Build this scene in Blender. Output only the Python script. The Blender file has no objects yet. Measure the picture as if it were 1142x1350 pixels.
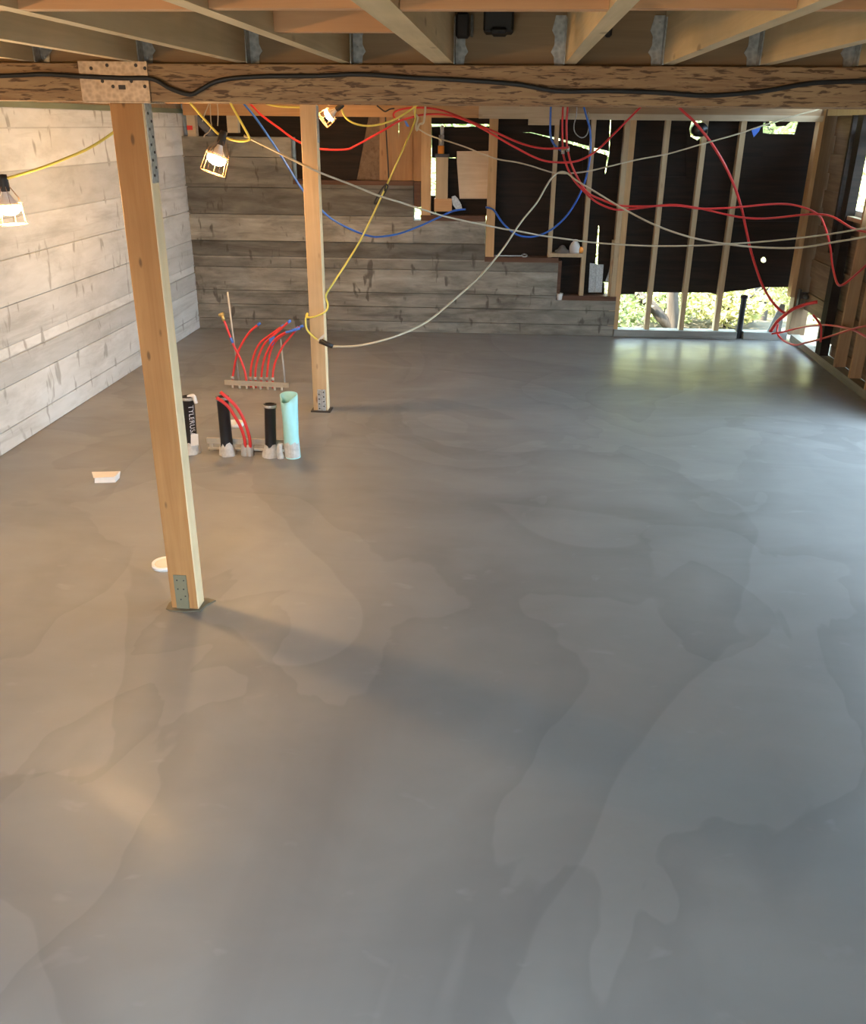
import bpy, bmesh, math, random
from mathutils import Vector, Matrix
random.seed(7)
scene = bpy.context.scene
COL = scene.collection

# ------------------------------------------------------------------ camera
F_PX, CX, CY = 1167.7, 571.0, 675.0
PITCH, YAW, ROLL = 0.41278, 0.08056, 0.01015
CAM = Vector((0, 0, 2.3))
_f = Vector((-math.sin(YAW)*math.cos(PITCH), math.cos(YAW)*math.cos(PITCH), -math.sin(PITCH)))
_r = Vector((math.cos(YAW), math.sin(YAW), 0))
_u = _r.cross(_f)
R_ = math.cos(ROLL)*_r + math.sin(ROLL)*_u
U_ = -math.sin(ROLL)*_r + math.cos(ROLL)*_u
cd = bpy.data.cameras.new('camera')
cam = bpy.data.objects.new('camera', cd)
COL.objects.link(cam)
mw = Matrix((R_, U_, -_f)).transposed().to_4x4()
mw.translation = CAM
cam.matrix_world = mw
cd.sensor_fit = 'HORIZONTAL'
cd.sensor_width = 36.0
cd.lens = F_PX/1142.0*36.0
cd.clip_start = 0.05
cd.clip_end = 200
scene.camera = cam

# ------------------------------------------------------------------ world, sun, exposure
SKY_STRENGTH = 21.0
LAMP = 1950.0
w = bpy.data.worlds.new('sky')
scene.world = w
w.use_nodes = True
bgn = w.node_tree.nodes['Background']
bgn.inputs[0].default_value = (0.57, 0.79, 1.0, 1)
bgn.inputs[1].default_value = SKY_STRENGTH
sd = bpy.data.lights.new('sun', 'SUN')
sd.energy = 72.0
sd.angle = 0.02
sd.color = (1.0, 0.93, 0.78)
so = bpy.data.objects.new('sun', sd)
COL.objects.link(so)
so.rotation_euler = Vector((0.80, 0.12, -0.85)).to_track_quat('-Z', 'Y').to_euler()
scene.view_settings.view_transform = 'Standard'
scene.view_settings.look = 'None'
scene.view_settings.exposure = 0.0
scene.view_settings.gamma = 1.0
scene.view_settings.use_curve_mapping = False


# ------------------------------------------------------------------ helpers
def ray(px, py):
    return ((px-CX)/F_PX)*R_ - ((py-CY)/F_PX)*U_ + _f
def W(px, py, Y):
    """point of the room seen at a pixel of the photograph, Y metres into the room"""
    r = ray(px, py)
    return CAM + r*(Y/r.y)
def G(px, py, z=0.0):
    r = ray(px, py)
    return CAM + r*((z-CAM.z)/r.z)
BANG = math.radians(1.95)
BWM = Matrix.Translation((0, 10.63, 0)) @ Matrix.Rotation(BANG, 4, 'Z')   # the back wall's own frame: u along, d into the wall, z up
BWI = BWM.inverted()
def PB(px, py, d=0.0):
    """pixel -> (u, z) on the back wall's plane at depth d"""
    o = BWI @ CAM
    r = BWI.to_3x3() @ ray(px, py)
    p = o + r*((d-o.y)/r.y)
    return p.x, p.z
def B3(px, py, d=0.0):
    u, z = PB(px, py, d)
    return BWM @ Vector((u, d, z))


class MB:
    def __init__(self, M=None):
        self.v = []; self.f = []; self.M = M
    def add(self, vs, fs):
        n = len(self.v)
        for p in vs:
            p = Vector(p)
            self.v.append(self.M @ p if self.M else p)
        for f in fs:
            self.f.append([n+i for i in f])
        return self
    def box(self, x0, x1, y0, y1, z0, z1):
        if x0 > x1: x0, x1 = x1, x0
        if y0 > y1: y0, y1 = y1, y0
        if z0 > z1: z0, z1 = z1, z0
        vs = [(x, y, z) for z in (z0, z1) for y in (y0, y1) for x in (x0, x1)]
        return self.add(vs, [(0,2,3,1), (4,5,7,6), (0,1,5,4), (2,6,7,3), (0,4,6,2), (1,3,7,5)])
    def prism(self, pts, d0, d1):
        """polygon in the x-z plane, extruded along y"""
        a = sum(pts[i][0]*pts[(i+1) % len(pts)][1]-pts[(i+1) % len(pts)][0]*pts[i][1] for i in range(len(pts)))
        if a < 0: pts = pts[::-1]
        n = len(pts)
        vs = [(p[0], d0, p[1]) for p in pts] + [(p[0], d1, p[1]) for p in pts]
        fs = [tuple(range(n)), tuple(range(2*n-1, n-1, -1))]
        fs += [(i, i+n, (i+1) % n+n, (i+1) % n) for i in range(n)]
        return self.add(vs, fs)
    def bar(self, a, b, w1, w2, up=(0, 0, 1)):
        a = Vector(a); b = Vector(b); t = (b-a).normalized()
        s = t.cross(Vector(up))
        if s.length < 1e-4: s = t.cross(Vector((1, 0, 0)))
        s.normalize(); n = s.cross(t)
        vs = [p + s*w1*i + n*w2*j for p in (a, b) for i, j in ((-.5,-.5), (.5,-.5), (.5,.5), (-.5,.5))]
        return self.add(vs, [(3,2,1,0), (4,5,6,7), (0,1,5,4), (1,2,6,5), (2,3,7,6), (3,0,4,7)])
    def tube(self, pts, r, seg=8, smooth=True, step=6, closed=False):
        pts = [Vector(p) for p in pts]
        if smooth and len(pts) > 2: pts = spline(pts, step, closed)
        rs = r if isinstance(r, (list, tuple)) else None
        n = len(pts)
        t0 = (pts[1]-pts[0]).normalized()
        s = t0.cross(Vector((0, 0, 1)))
        if s.length < 1e-3: s = t0.cross(Vector((1, 0, 0)))
        s.normalize()
        vs = []
        for i, p in enumerate(pts):
            if closed: t = (pts[(i+1) % n]-pts[i-1])
            else: t = pts[min(i+1, n-1)]-pts[max(i-1, 0)]
            t.normalize()
            s = (s - t*s.dot(t)).normalized()
            q = t.cross(s)
            rr = r if rs is None else rs[0]+(rs[1]-rs[0])*i/(n-1)
            for k in range(seg):
                a = 2*math.pi*k/seg
                vs.append(p + s*rr*math.cos(a) + q*rr*math.sin(a))
        fs = []
        m = n if closed else n-1
        for i in range(m):
            j = (i+1) % n
            for k in range(seg):
                l = (k+1) % seg
                fs.append((i*seg+k, i*seg+l, j*seg+l, j*seg+k))
        if not closed:
            fs.append(tuple(range(seg-1, -1, -1)))
            fs.append(tuple((n-1)*seg+k for k in range(seg)))
        return self.add(vs, fs)
    def lathe(self, prof, o=(0, 0, 0), axis=(0, 0, 1), seg=20):
        o = Vector(o); ax = Vector(axis).normalized()
        s = ax.cross(Vector((0, 1, 0)))
        if s.length < 1e-3: s = Vector((1, 0, 0))
        s.normalize(); q = ax.cross(s)
        vs = []
        for r, h in prof:
            for k in range(seg):
                a = 2*math.pi*k/seg
                vs.append(o + ax*h + (s*math.cos(a)+q*math.sin(a))*max(r, 1e-4))
        fs = []
        for i in range(len(prof)-1):
            for k in range(seg):
                l = (k+1) % seg
                fs.append((i*seg+k, i*seg+l, (i+1)*seg+l, (i+1)*seg+k))
        return self.add(vs, fs)
    def build(self, name, mat, parent=None, smooth=False, bevel=0):
        me = bpy.data.meshes.new(name)
        me.from_pydata([tuple(v) for v in self.v], [], self.f)
        bm = bmesh.new(); bm.from_mesh(me)
        bmesh.ops.recalc_face_normals(bm, faces=bm.faces)
        if bevel:
            bmesh.ops.bevel(bm, geom=[e for e in bm.edges], offset=bevel, segments=1, affect='EDGES', clamp_overlap=True)
        bm.to_mesh(me); bm.free()
        if smooth:
            for p in me.polygons: p.use_smooth = len(p.vertices) == 4
        me.materials.append(mat)
        o = bpy.data.objects.new(name, me)
        COL.objects.link(o)
        if parent:
            o.parent = parent
            if parent.type == 'EMPTY':
                o.matrix_parent_inverse = Matrix.Translation(-parent.location)
        return o

def spline(pts, step=6, closed=False):
    out = []; n = len(pts)
    rng = n if closed else n-1
    for i in range(rng):
        if closed: p0, p1, p2, p3 = pts[i-1], pts[i], pts[(i+1) % n], pts[(i+2) % n]
        else: p0, p1, p2, p3 = pts[max(i-1, 0)], pts[i], pts[i+1], pts[min(i+2, n-1)]
        for k in range(step):
            t = k/step; t2 = t*t; t3 = t2*t
            out.append(0.5*((2*p1) + (p2-p0)*t + (2*p0-5*p1+4*p2-p3)*t2 + (3*p1-p0-3*p2+p3)*t3))
    if not closed: out.append(pts[-1])
    return out

def tag(o, label, cat, group=None, kind=None):
    if label: o['label'] = label
    if cat: o['category'] = cat
    if group: o['group'] = group
    if kind: o['kind'] = kind
    return o
def struct(o, label=None):
    o['kind'] = 'structure'
    if label: o['label'] = label
    return o
def thing(name, label, cat, loc, group=None):
    o = bpy.data.objects.new(name, None)
    o.empty_display_size = 0.05
    o.location = loc
    COL.objects.link(o)
    return tag(o, label, cat, group)


# ------------------------------------------------------------------ materials
class NT:
    def __init__(self, name):
        m = bpy.data.materials.new(name); m.use_nodes = True
        self.m = m; self.t = m.node_tree; self.b = self.t.nodes['Principled BSDF']
        self.co = None
    def n(self, typ, **kw):
        nd = self.t.nodes.new(typ)
        for k, v in kw.items():
            if k.startswith('i_'): nd.inputs[k[2:].replace('_', ' ')].default_value = v
            else: setattr(nd, k, v)
        return nd
    def l(self, a, b): self.t.links.new(a, b)
    def coord(self, scale=(1, 1, 1), rot=(0, 0, 0)):
        if not self.co: self.co = self.n('ShaderNodeTexCoord')
        mp = self.n('ShaderNodeMapping')
        mp.inputs['Scale'].default_value = scale
        mp.inputs['Rotation'].default_value = rot
        self.l(self.co.outputs['Object'], mp.inputs['Vector'])
        return mp.outputs[0]
    def noise(self, vec, scale, detail=4, rough=0.6, dist=0.0):
        nd = self.n('ShaderNodeTexNoise')
        nd.inputs['Scale'].default_value = scale
        nd.inputs['Detail'].default_value = detail
        nd.inputs['Roughness'].default_value = rough
        nd.inputs['Distortion'].default_value = dist
        self.l(vec, nd.inputs['Vector'])
        return nd.outputs['Fac']
    def ramp(self, fac, stops):
        r = self.n('ShaderNodeValToRGB')
        cr = r.color_ramp
        cr.elements.remove(cr.elements[1])
        cr.elements[0].position = stops[0][0]
        for p, c in stops[1:]: cr.elements.new(p)
        for e, (p, c) in zip(cr.elements, stops):
            e.color = (c, c, c, 1) if isinstance(c, (int, float)) else (*c, 1)
        self.l(fac, r.inputs[0])
        return r.outputs[0]
    def mix(self, fac, a, b, mode='MIX'):
        m = self.n('ShaderNodeMix'); m.data_type = 'RGBA'; m.blend_type = mode
        for s, v in ((m.inputs[0], fac), (m.inputs[6], a), (m.inputs[7], b)):
            if hasattr(v, 'is_linked') or hasattr(v, 'node'): self.l(v, s)
            elif isinstance(v, (int, float)): s.default_value = v if s.type == 'VALUE' else (v, v, v, 1)
            else: s.default_value = (*v, 1)
        return m.outputs[2]
    def bump(self, h, strength=0.3, dist=0.01):
        b = self.n('ShaderNodeBump')
        b.inputs['Strength'].default_value = strength
        b.inputs['Distance'].default_value = dist
        self.l(h, b.inputs['Height'])
        self.l(b.outputs[0], self.b.inputs['Normal'])
    def out(self, col, rough=0.6, metal=0.0, spec=0.5):
        if hasattr(col, 'node'): self.l(col, self.b.inputs['Base Color'])
        else: self.b.inputs['Base Color'].default_value = (*col, 1)
        if hasattr(rough, 'node'): self.l(rough, self.b.inputs['Roughness'])
        else: self.b.inputs['Roughness'].default_value = rough
        self.b.inputs['Metallic'].default_value = metal
        self.b.inputs['Specular IOR Level'].default_value = spec
        return self.m

def m_plain(name, col, rough=0.5, metal=0.0, var=0.15, scale=12):
    t = NT(name)
    n = t.noise(t.coord(), scale, 3)
    c = t.mix(n, tuple(x*(1-var) for x in col), tuple(min(1, x*(1+var)) for x in col))
    return t.out(c, rough, metal)

def m_wood(name, c1, c2, axis, knots=0.5, rough=0.65, fine=1.0, dark=(0.16, 0.08, 0.035), kscale=1.5):
    t = NT(name)
    st = {'x': (0.35, 7, 7), 'y': (7, 0.35, 7), 'z': (7, 7, 0.35)}[axis]
    v = t.coord(st)
    g = t.noise(v, 3.0*fine, 5, 0.6, 0.9)
    c = t.mix(t.ramp(g, [(0.3, 0.0), (0.7, 1.0)]), c1, c2)
    broad = t.noise(t.coord((1.2, 1.2, 1.2)), 1.6, 3)
    c = t.mix(t.ramp(broad, [(0.3, 0.82), (0.7, 1.08)]), (0, 0, 0), c, 'MIX') if False else t.mix(1.0, c, t.ramp(broad, [(0.3, 0.8), (0.7, 1.0)]), 'MULTIPLY')
    if knots:
        kt = {'x': (2.2, 6, 6), 'y': (6, 2.2, 6), 'z': (6, 6, 2.2)}[axis]
        vo = t.n('ShaderNodeTexVoronoi'); vo.inputs['Scale'].default_value = kscale
        t.l(t.coord(kt), vo.inputs['Vector'])
        k = t.ramp(vo.outputs['Distance'], [(0.07, knots), (0.14, 0.0)])
        c = t.mix(k, c, dark)
    t.bump(g, 0.15, 0.004)
    return t.out(c, rough, 0, 0.3)

def m_floor():
    t = NT('troweled_concrete')
    v = t.coord()
    big = t.noise(v, 0.45, 4, 0.55, 0.8)
    mid = t.noise(t.coord((1, 1.6, 1), (0, 0, 0.5)), 1.6, 5, 0.55, 1.2)
    c = t.mix(t.ramp(big, [(0.33, 0.0), (0.66, 1.0)]), (0.205, 0.200, 0.190), (0.260, 0.253, 0.240))
    # overlapping damp sheets, each with a ragged edge of its own
    e1 = t.ramp(t.noise(t.coord((1, 1, 1), (0, 0, 1.1)), 0.36, 4, 0.42, 1.0), [(0.0, 0.95), (0.535, 1.0), (0.540, 0.86), (0.62, 0.97), (1.0, 1.0)])
    e2 = t.ramp(t.noise(t.coord((1.3, 0.8, 1), (0, 0, 2.3)), 0.5, 4, 0.42, 1.4), [(0.0, 0.97), (0.45, 1.0), (0.455, 0.88), (0.56, 1.0)])
    c = t.mix(1.0, c, e1, 'MULTIPLY')
    c = t.mix(1.0, c, e2, 'MULTIPLY')
    c = t.mix(1.0, c, t.ramp(mid, [(0.3, 0.92), (0.7, 1.0)]), 'MULTIPLY')
    sp = t.noise(t.coord((1, 1.6, 1)), 4.5, 3, 0.5, 0.4)
    c = t.mix(t.ramp(sp, [(0.66, 0.0), (0.78, 0.16)]), c, (0.46, 0.46, 0.46))
    rg = t.ramp(t.noise(t.coord((1, 2.2, 1)), 1.3, 4, 0.55, 1.0), [(0.3, 0.38), (0.7, 0.54)])
    # a wetter, smoother sheet of slab by the garden gap
    geo = t.coord((1, 1, 1))
    ds = t.n('ShaderNodeVectorMath', operation='DISTANCE'); t.l(geo, ds.inputs[0]); ds.inputs[1].default_value = (2.25, 10.2, 0)
    ad = t.n('ShaderNodeMath', operation='MULTIPLY_ADD'); t.l(t.noise(v, 1.1, 3), ad.inputs[0]); ad.inputs[1].default_value = 1.6; t.l(ds.outputs['Value'], ad.inputs[2])
    mr = t.n('ShaderNodeMapRange'); mr.interpolation_type = 'SMOOTHSTEP'
    t.l(ad.outputs[0], mr.inputs[0]); mr.inputs[1].default_value = 1.9; mr.inputs[2].default_value = 3.6; mr.inputs[3].default_value = 0.78; mr.inputs[4].default_value = 1.0
    mm = t.n('ShaderNodeMath', operation='MULTIPLY'); t.l(rg, mm.inputs[0]); t.l(mr.outputs[0], mm.inputs[1])
    rg = mm.outputs[0]
    h = t.noise(t.coord((1, 3.0, 1), (0, 0, 0.2)), 1.7, 3, 0.5, 1.0)
    t.bump(h, 0.06, 0.02)
    return t.out(c, rg, 0, 0.5)

def m_formed(name, ca, cb, cstain, along, dark=0.5):
    """board-marked concrete: streaks along the boards, trowelled stains, dark honeycomb spots"""
    t = NT(name)
    st = (1.6, 7, 7) if along == 'x' else (7, 1.6, 7)
    g = t.noise(t.coord(st), 1.3, 5, 0.6, 0.4)
    c = t.mix(t.ramp(g, [(0.3, 0.0), (0.68, 1.0)]), ca, cb)
    at = t.n('ShaderNodeAttribute'); at.attribute_name = 'course'
    c = t.mix(1.0, c, t.ramp(at.outputs['Fac'], [(0.0, 1-dark), (1.0, 1.0)]), 'MULTIPLY')
    s2 = (0.8, 2.4, 2.4) if along == 'x' else (2.4, 0.8, 2.4)
    blot = t.noise(t.coord(s2), 1.5, 7, 0.68, 0.3)
    c = t.mix(t.ramp(blot, [(0.50, 0.0), (0.72, dark)]), c, cstain)
    s3 = (0.35, 6, 6) if along == 'x' else (6, 0.35, 6)
    smear = t.noise(t.coord(s3), 1.1, 5, 0.7, 0.5)
    c = t.mix(t.ramp(smear, [(0.56, 0.0), (0.70, dark)]), c, cstain)
    spot = t.noise(t.coord((6, 6, 2.2)), 1.9, 2, 0.5, 0.3)
    c = t.mix(t.ramp(spot, [(0.63, 0.0), (0.70, 0.75)]), c, cstain)
    t.bump(g, 0.35, 0.006)
    return t.out(c, 0.85, 0, 0.3)

def m_psl(name):
    t = NT(name)
    v = t.coord((1.3, 9, 15))
    a = t.noise(v, 2.4, 4, 0.6, 0.7)
    c = t.mix(t.ramp(a, [(0.35, 0.0), (0.65, 1.0)]), (0.30, 0.165, 0.075), (0.42, 0.26, 0.125))
    fl = t.noise(t.coord((5.5, 30, 42), (0, 0.05, 0)), 2.0, 3, 0.6, 0.6)
    c = t.mix(t.ramp(fl, [(0.53, 0.0), (0.60, 0.85)]), c, (0.085, 0.04, 0.018))
    t.bump(fl, 0.3, 0.004)
    return t.out(c, 0.6, 0, 0.35)

def m_galv(name, col=(0.42, 0.44, 0.45)):
    t = NT(name)
    vo = t.n('ShaderNodeTexVoronoi'); vo.inputs['Scale'].default_value = 60
    t.l(t.coord(), vo.inputs['Vector'])
    c = t.mix(t.ramp(vo.outputs['Distance'], [(0.2, 0.0), (0.8, 1.0)]), tuple(x*0.8 for x in col), tuple(x*1.15 for x in col))
    return t.out(c, 0.5, 0.6)

def m_emit(name, col, s):
    t = NT(name)
    t.b.inputs['Base Color'].default_value = (1, 0.9, 0.8, 1)
    t.b.inputs['Emission Color'].default_value = (*col, 1)
    t.b.inputs['Emission Strength'].default_value = s
    return t.m

def m_leaf(name, a, b):
    t = NT(name)
    n = t.noise(t.coord(), 5.0, 3, 0.7)
    c = t.mix(t.ramp(n, [(0.35, 0.0), (0.65, 1.0)]), a, b)
    t.b.inputs['Transmission Weight'].default_value = 0.0
    m = t.out(c, 0.55, 0, 0.3)
    tr = t.n('ShaderNodeBsdfTranslucent')
    t.l(c, tr.inputs['Color'])
    mx = t.n('ShaderNodeMixShader'); mx.inputs[0].default_value = 0.4
    t.l(t.b.outputs[0], mx.inputs[1]); t.l(tr.outputs[0], mx.inputs[2])
    t.l(mx.outputs[0], t.t.nodes['Material Output'].inputs['Surface'])
    return m

def m_glass(name):
    t = NT(name)
    t.b.inputs['Base Color'].default_value = (0.95, 0.98, 0.97, 1)
    t.b.inputs['Transmission Weight'].default_value = 1.0
    t.b.inputs['Roughness'].default_value = 0.02
    t.b.inputs['IOR'].default_value = 1.05
    return t.m

M = dict(
    floor=m_floor(),
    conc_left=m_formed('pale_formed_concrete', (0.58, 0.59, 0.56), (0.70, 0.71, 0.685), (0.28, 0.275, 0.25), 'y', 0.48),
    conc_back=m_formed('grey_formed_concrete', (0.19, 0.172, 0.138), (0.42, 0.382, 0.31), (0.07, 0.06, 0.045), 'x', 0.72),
    psl=m_psl('strand_lumber'),
    post=m_wood('post_fir', (0.44, 0.20, 0.065), (0.56, 0.28, 0.10), 'z', 0.85, kscale=2.3),
    pale_side=m_wood('pale_side_wood', (0.93, 0.66, 0.36), (0.96, 0.72, 0.42), 'z', 0.2),
    post2=m_wood('pale_post_fir', (0.58, 0.38, 0.19), (0.70, 0.48, 0.26), 'z', 0.7),
    joist=m_wood('joist_fir', (0.60, 0.46, 0.255), (0.74, 0.575, 0.345), 'y', 0.5),
    block=m_wood('red_block_fir', (0.56, 0.29, 0.14), (0.70, 0.39, 0.20), 'x', 0.6),
    header=m_wood('header_fir', (0.30, 0.19, 0.10), (0.40, 0.26, 0.14), 'x', 0.6),
    rim=m_wood('rim_fir', (0.46, 0.24, 0.10), (0.58, 0.33, 0.15), 'x', 0.3),
    plate=m_wood('plate_fir', (0.46, 0.36, 0.23), (0.58, 0.46, 0.31), 'x', 0.3),
    stud=m_wood('stud_fir', (0.42, 0.30, 0.165), (0.52, 0.385, 0.23), 'z', 0.3),
    studd=m_wood('aged_stud', (0.13, 0.075, 0.035), (0.20, 0.12, 0.06), 'z', 0.3),
    studo=m_wood('orange_stud_fir', (0.46, 0.27, 0.12), (0.58, 0.36, 0.17), 'z', 0.3),
    subfloor=m_wood('subfloor_ply', (0.36, 0.25, 0.14), (0.48, 0.34, 0.2), 'x', 0.0),
    ply=m_wood('plywood', (0.62, 0.46, 0.30), (0.72, 0.56, 0.38), 'x', 0.3),
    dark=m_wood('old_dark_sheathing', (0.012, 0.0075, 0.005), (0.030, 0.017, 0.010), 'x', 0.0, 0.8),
    dsill=m_wood('dark_sill', (0.085, 0.04, 0.022), (0.14, 0.07, 0.04), 'x', 0.0, 0.75),
    ship=m_wood('old_shiplap', (0.15, 0.092, 0.052), (0.25, 0.165, 0.098), 'y', 0.3, 0.75),
    gplate=m_wood('grey_treated_plate', (0.20, 0.20, 0.18), (0.32, 0.31, 0.28), 'x', 0.2),
    gplate_y=m_wood('grey_treated_side_plate', (0.17, 0.15, 0.11), (0.26, 0.23, 0.17), 'y', 0.2),
    plank=m_wood('old_orange_plank', (0.34, 0.18, 0.08), (0.46, 0.26, 0.12), 'z', 0.5),
    galv=m_galv('galvanised_steel', (0.44, 0.43, 0.40)),
    galvd=m_galv('weathered_strap', (0.46, 0.36, 0.27)),
    greyst=m_plain('post_base_steel', (0.23, 0.20, 0.12), 0.6, 0.2),
    hole=m_plain('dark_steel', (0.04, 0.03, 0.025), 0.6),
    yel=m_plain('yellow_vinyl', (0.74, 0.62, 0.12), 0.45),
    beige=m_plain('beige_vinyl', (0.52, 0.44, 0.30), 0.5),
    black=m_plain('black_rubber', (0.015, 0.013, 0.012), 0.55),
    red=m_plain('red_tubing', (0.62, 0.035, 0.03), 0.35),
    blue=m_plain('blue_tubing', (0.03, 0.13, 0.52), 0.35),
    btape=m_plain('blue_tape', (0.05, 0.16, 0.60), 0.6),
    brass=m_plain('brass', (0.62, 0.45, 0.18), 0.35, 0.8),
    iron=m_plain('black_iron', (0.012, 0.012, 0.014), 0.35, 0.0, 0.4),
    cyan=m_plain('pale_green_pvc', (0.36, 0.68, 0.64), 0.4, 0, 0.06),
    white=m_plain('white_wrap', (0.52, 0.49, 0.44), 0.7, 0, 0.45, 30),
    paint=m_plain('white_print', (0.62, 0.62, 0.66), 0.6),
    wplast=m_plain('white_plastic', (0.72, 0.70, 0.66), 0.45, 0, 0.08),
    cream=m_plain('cream_ceramic', (0.66, 0.58, 0.48), 0.4, 0, 0.1),
    orange=m_plain('orange_plastic', (0.75, 0.26, 0.03), 0.45),
    vinyl=m_plain('window_vinyl', (0.78, 0.80, 0.82), 0.4, 0, 0.04),
    rod=m_plain('steel_rod', (0.42, 0.40, 0.36), 0.5, 0.2),
    rail=m_plain('strut_channel', (0.50, 0.46, 0.38), 0.5, 0.1),
    cage=m_plain('cage_wire', (0.20, 0.10, 0.04), 0.6, 0.0),
    soil=m_plain('leafy_soil', (0.055, 0.046, 0.028), 0.9, 0, 0.5, 3),
    grass=m_plain('backdrop_grass', (0.40, 0.39, 0.12), 0.9, 0, 0.35, 2),
    bark=m_wood('bark', (0.045, 0.036, 0.028), (0.085, 0.07, 0.055), 'z', 0.0, 0.9),
    leaf=m_leaf('green_leaf', (0.08, 0.12, 0.025), (0.50, 0.52, 0.26)),
    leafy=m_leaf('yellow_leaf', (0.16, 0.17, 0.035), (0.64, 0.58, 0.28)),
    stone=m_plain('grey_stone_path', (0.45, 0.45, 0.46), 0.8, 0, 0.1, 3),
    glass=m_glass('window_glass'),
)

# ================================================================== SETTING
XL, XR = -3.71, 3.325           # inner faces
YR = -0.5                       # rear wall behind the photographer
ZJ = 2.515                      # underside of the joists

fl = MB().box(XL-0.3, XR+0.14, YR-0.2, 11.05, -0.15, 0.0).build('floor', M['floor'])
struct(fl, 'smooth freshly troweled grey concrete slab')

def set_course(o, vals):
    a = o.data.attributes.new('course', 'FLOAT', 'FACE')
    for i, v in enumerate(vals): a.data[i].value = v

# ---- left wall: board-marked concrete, one course per form board
mb = MB(); vals = []
levels = [0, 0.16, 0.465, 0.66, 0.745, 1.03, 1.355, 1.637, 1.95, 2.246, 2.385]
rr = random.Random(3)
for a, b in zip(levels[:-1], levels[1:]):
    off = rr.uniform(0, 0.010); c = rr.uniform(0.35, 1.0)
    y = YR
    x0 = XL-0.25
    mb.box(x0, XL-0.008+off, y, 10.9, a+0.005, b-0.006); vals += [c]*6
    mb.box(x0, XL-0.014, y, 10.9, b-0.006, b+0.005 if b < 2.38 else b); vals += [c*0.5]*6
lw = mb.build('wall_left', M['conc_left'])
set_course(lw, vals)
struct(lw, 'pale board-marked concrete foundation wall')
MB().box(XL-0.22, XL-0.01, YR, 10.7, 2.385, 2.43).build('sill_plate', m_wood('green_sill', (0.15, 0.17, 0.11), (0.22, 0.24, 0.16), 'y', 0), lw)
MB().box(XL-0.20, XL-0.05, YR, 10.7, 2.43, 2.75).build('rim_board', M['header'], lw)

# ---- back wall: stepped board-marked concrete
steps = [(-2.485, 2.15), (-1.116, 1.66), (-0.285, 1.285), (0.57, 0.84), (1.27, 0.415)]
lv = sorted(set([0, 0.13, 0.30, 0.465, 0.735, 0.86, 1.035, 1.33, 1.62, 1.94] + [s[1] for s in steps]))
tops = [s[1] for s in steps]
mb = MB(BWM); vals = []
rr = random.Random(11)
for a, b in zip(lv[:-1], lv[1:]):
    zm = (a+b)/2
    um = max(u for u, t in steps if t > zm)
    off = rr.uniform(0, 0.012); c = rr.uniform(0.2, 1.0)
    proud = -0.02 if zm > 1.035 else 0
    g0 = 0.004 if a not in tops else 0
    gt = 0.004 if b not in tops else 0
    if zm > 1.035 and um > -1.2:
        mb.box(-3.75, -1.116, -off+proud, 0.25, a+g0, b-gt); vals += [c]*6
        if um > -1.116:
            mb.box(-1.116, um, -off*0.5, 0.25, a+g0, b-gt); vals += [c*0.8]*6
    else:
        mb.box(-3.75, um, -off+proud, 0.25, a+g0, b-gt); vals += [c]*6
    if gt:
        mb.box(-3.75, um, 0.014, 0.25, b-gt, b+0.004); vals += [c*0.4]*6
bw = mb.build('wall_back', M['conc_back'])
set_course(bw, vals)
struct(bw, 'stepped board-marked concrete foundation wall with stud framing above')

def bpart(name, mat, u0, u1, z0, z1, d0, d1, parent=bw, bevel=0):
    return MB(BWM).box(u0, u1, d0, d1, z0, z1).build(name, mat, parent, bevel=bevel)
# dark sills on each step, and the dark risers at the step ends
bpart('sill_plate', M['dsill'], -2.485, -1.116, 1.66, 1.705, -0.005, 0.22)
bpart('sill_plate', M['dsill'], -1.03, -0.285, 1.285, 1.345, -0.005, 0.22)
bpart('sill_plate', M['dsill'], -0.285, 0.57, 0.84, 0.895, -0.005, 0.22)
bpart('sill_plate', M['dsill'], 0.64, 1.27, 0.415, 0.465, -0.005, 0.22)
bpart('riser_board', M['dsill'], -1.112, -1.035, 1.43, 1.70, 0.0, 0.22)
bpart('riser_board', M['dsill'], -0.283, -0.235, 0.90, 1.285, 0.01, 0.22)
bpart('riser_board', M['dsill'], 0.572, 0.61, 0.46, 0.86, 0.01, 0.22)
# rim and top plates
bpart('rim_board', M['rim'], -3.66, -0.40, 2.365, 2.505, -0.06, -0.02)
bpart('rim_board', M['plate'], -0.40, 0.56, 2.36, 2.505, -0.06, -0.02)
bpart('top_plate', M['plate'], 0.56, 3.30, 2.36, 2.42, -0.02, 0.12)
bpart('rim_board', M['header'], 0.56, 3.30, 2.42, 2.505, -0.01, 0.03)
bpart('wood_block', M['plate'], PB(697, 158)[0], PB(738, 158)[0], 2.30, 2.36, -0.03, 0.06)
bpart('rim_board', M['dark'], -3.7, 3.5, 2.505, 2.75, 0.0, 0.05)
# short blocks over the tall part of the concrete
bpart('wood_block', M['plate'], PB(246, 160)[0], PB(257, 160)[0], 2.15, 2.365, 0.0, 0.1)
bpart('wood_block', M['plate'], PB(299, 160)[0], PB(313, 160)[0], 2.19, 2.365, 0.0, 0.1)
bpart('red_cap', M['red'], PB(247, 169)[0], PB(254, 169)[0], 2.215, 2.26, -0.012, 0.0)
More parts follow.
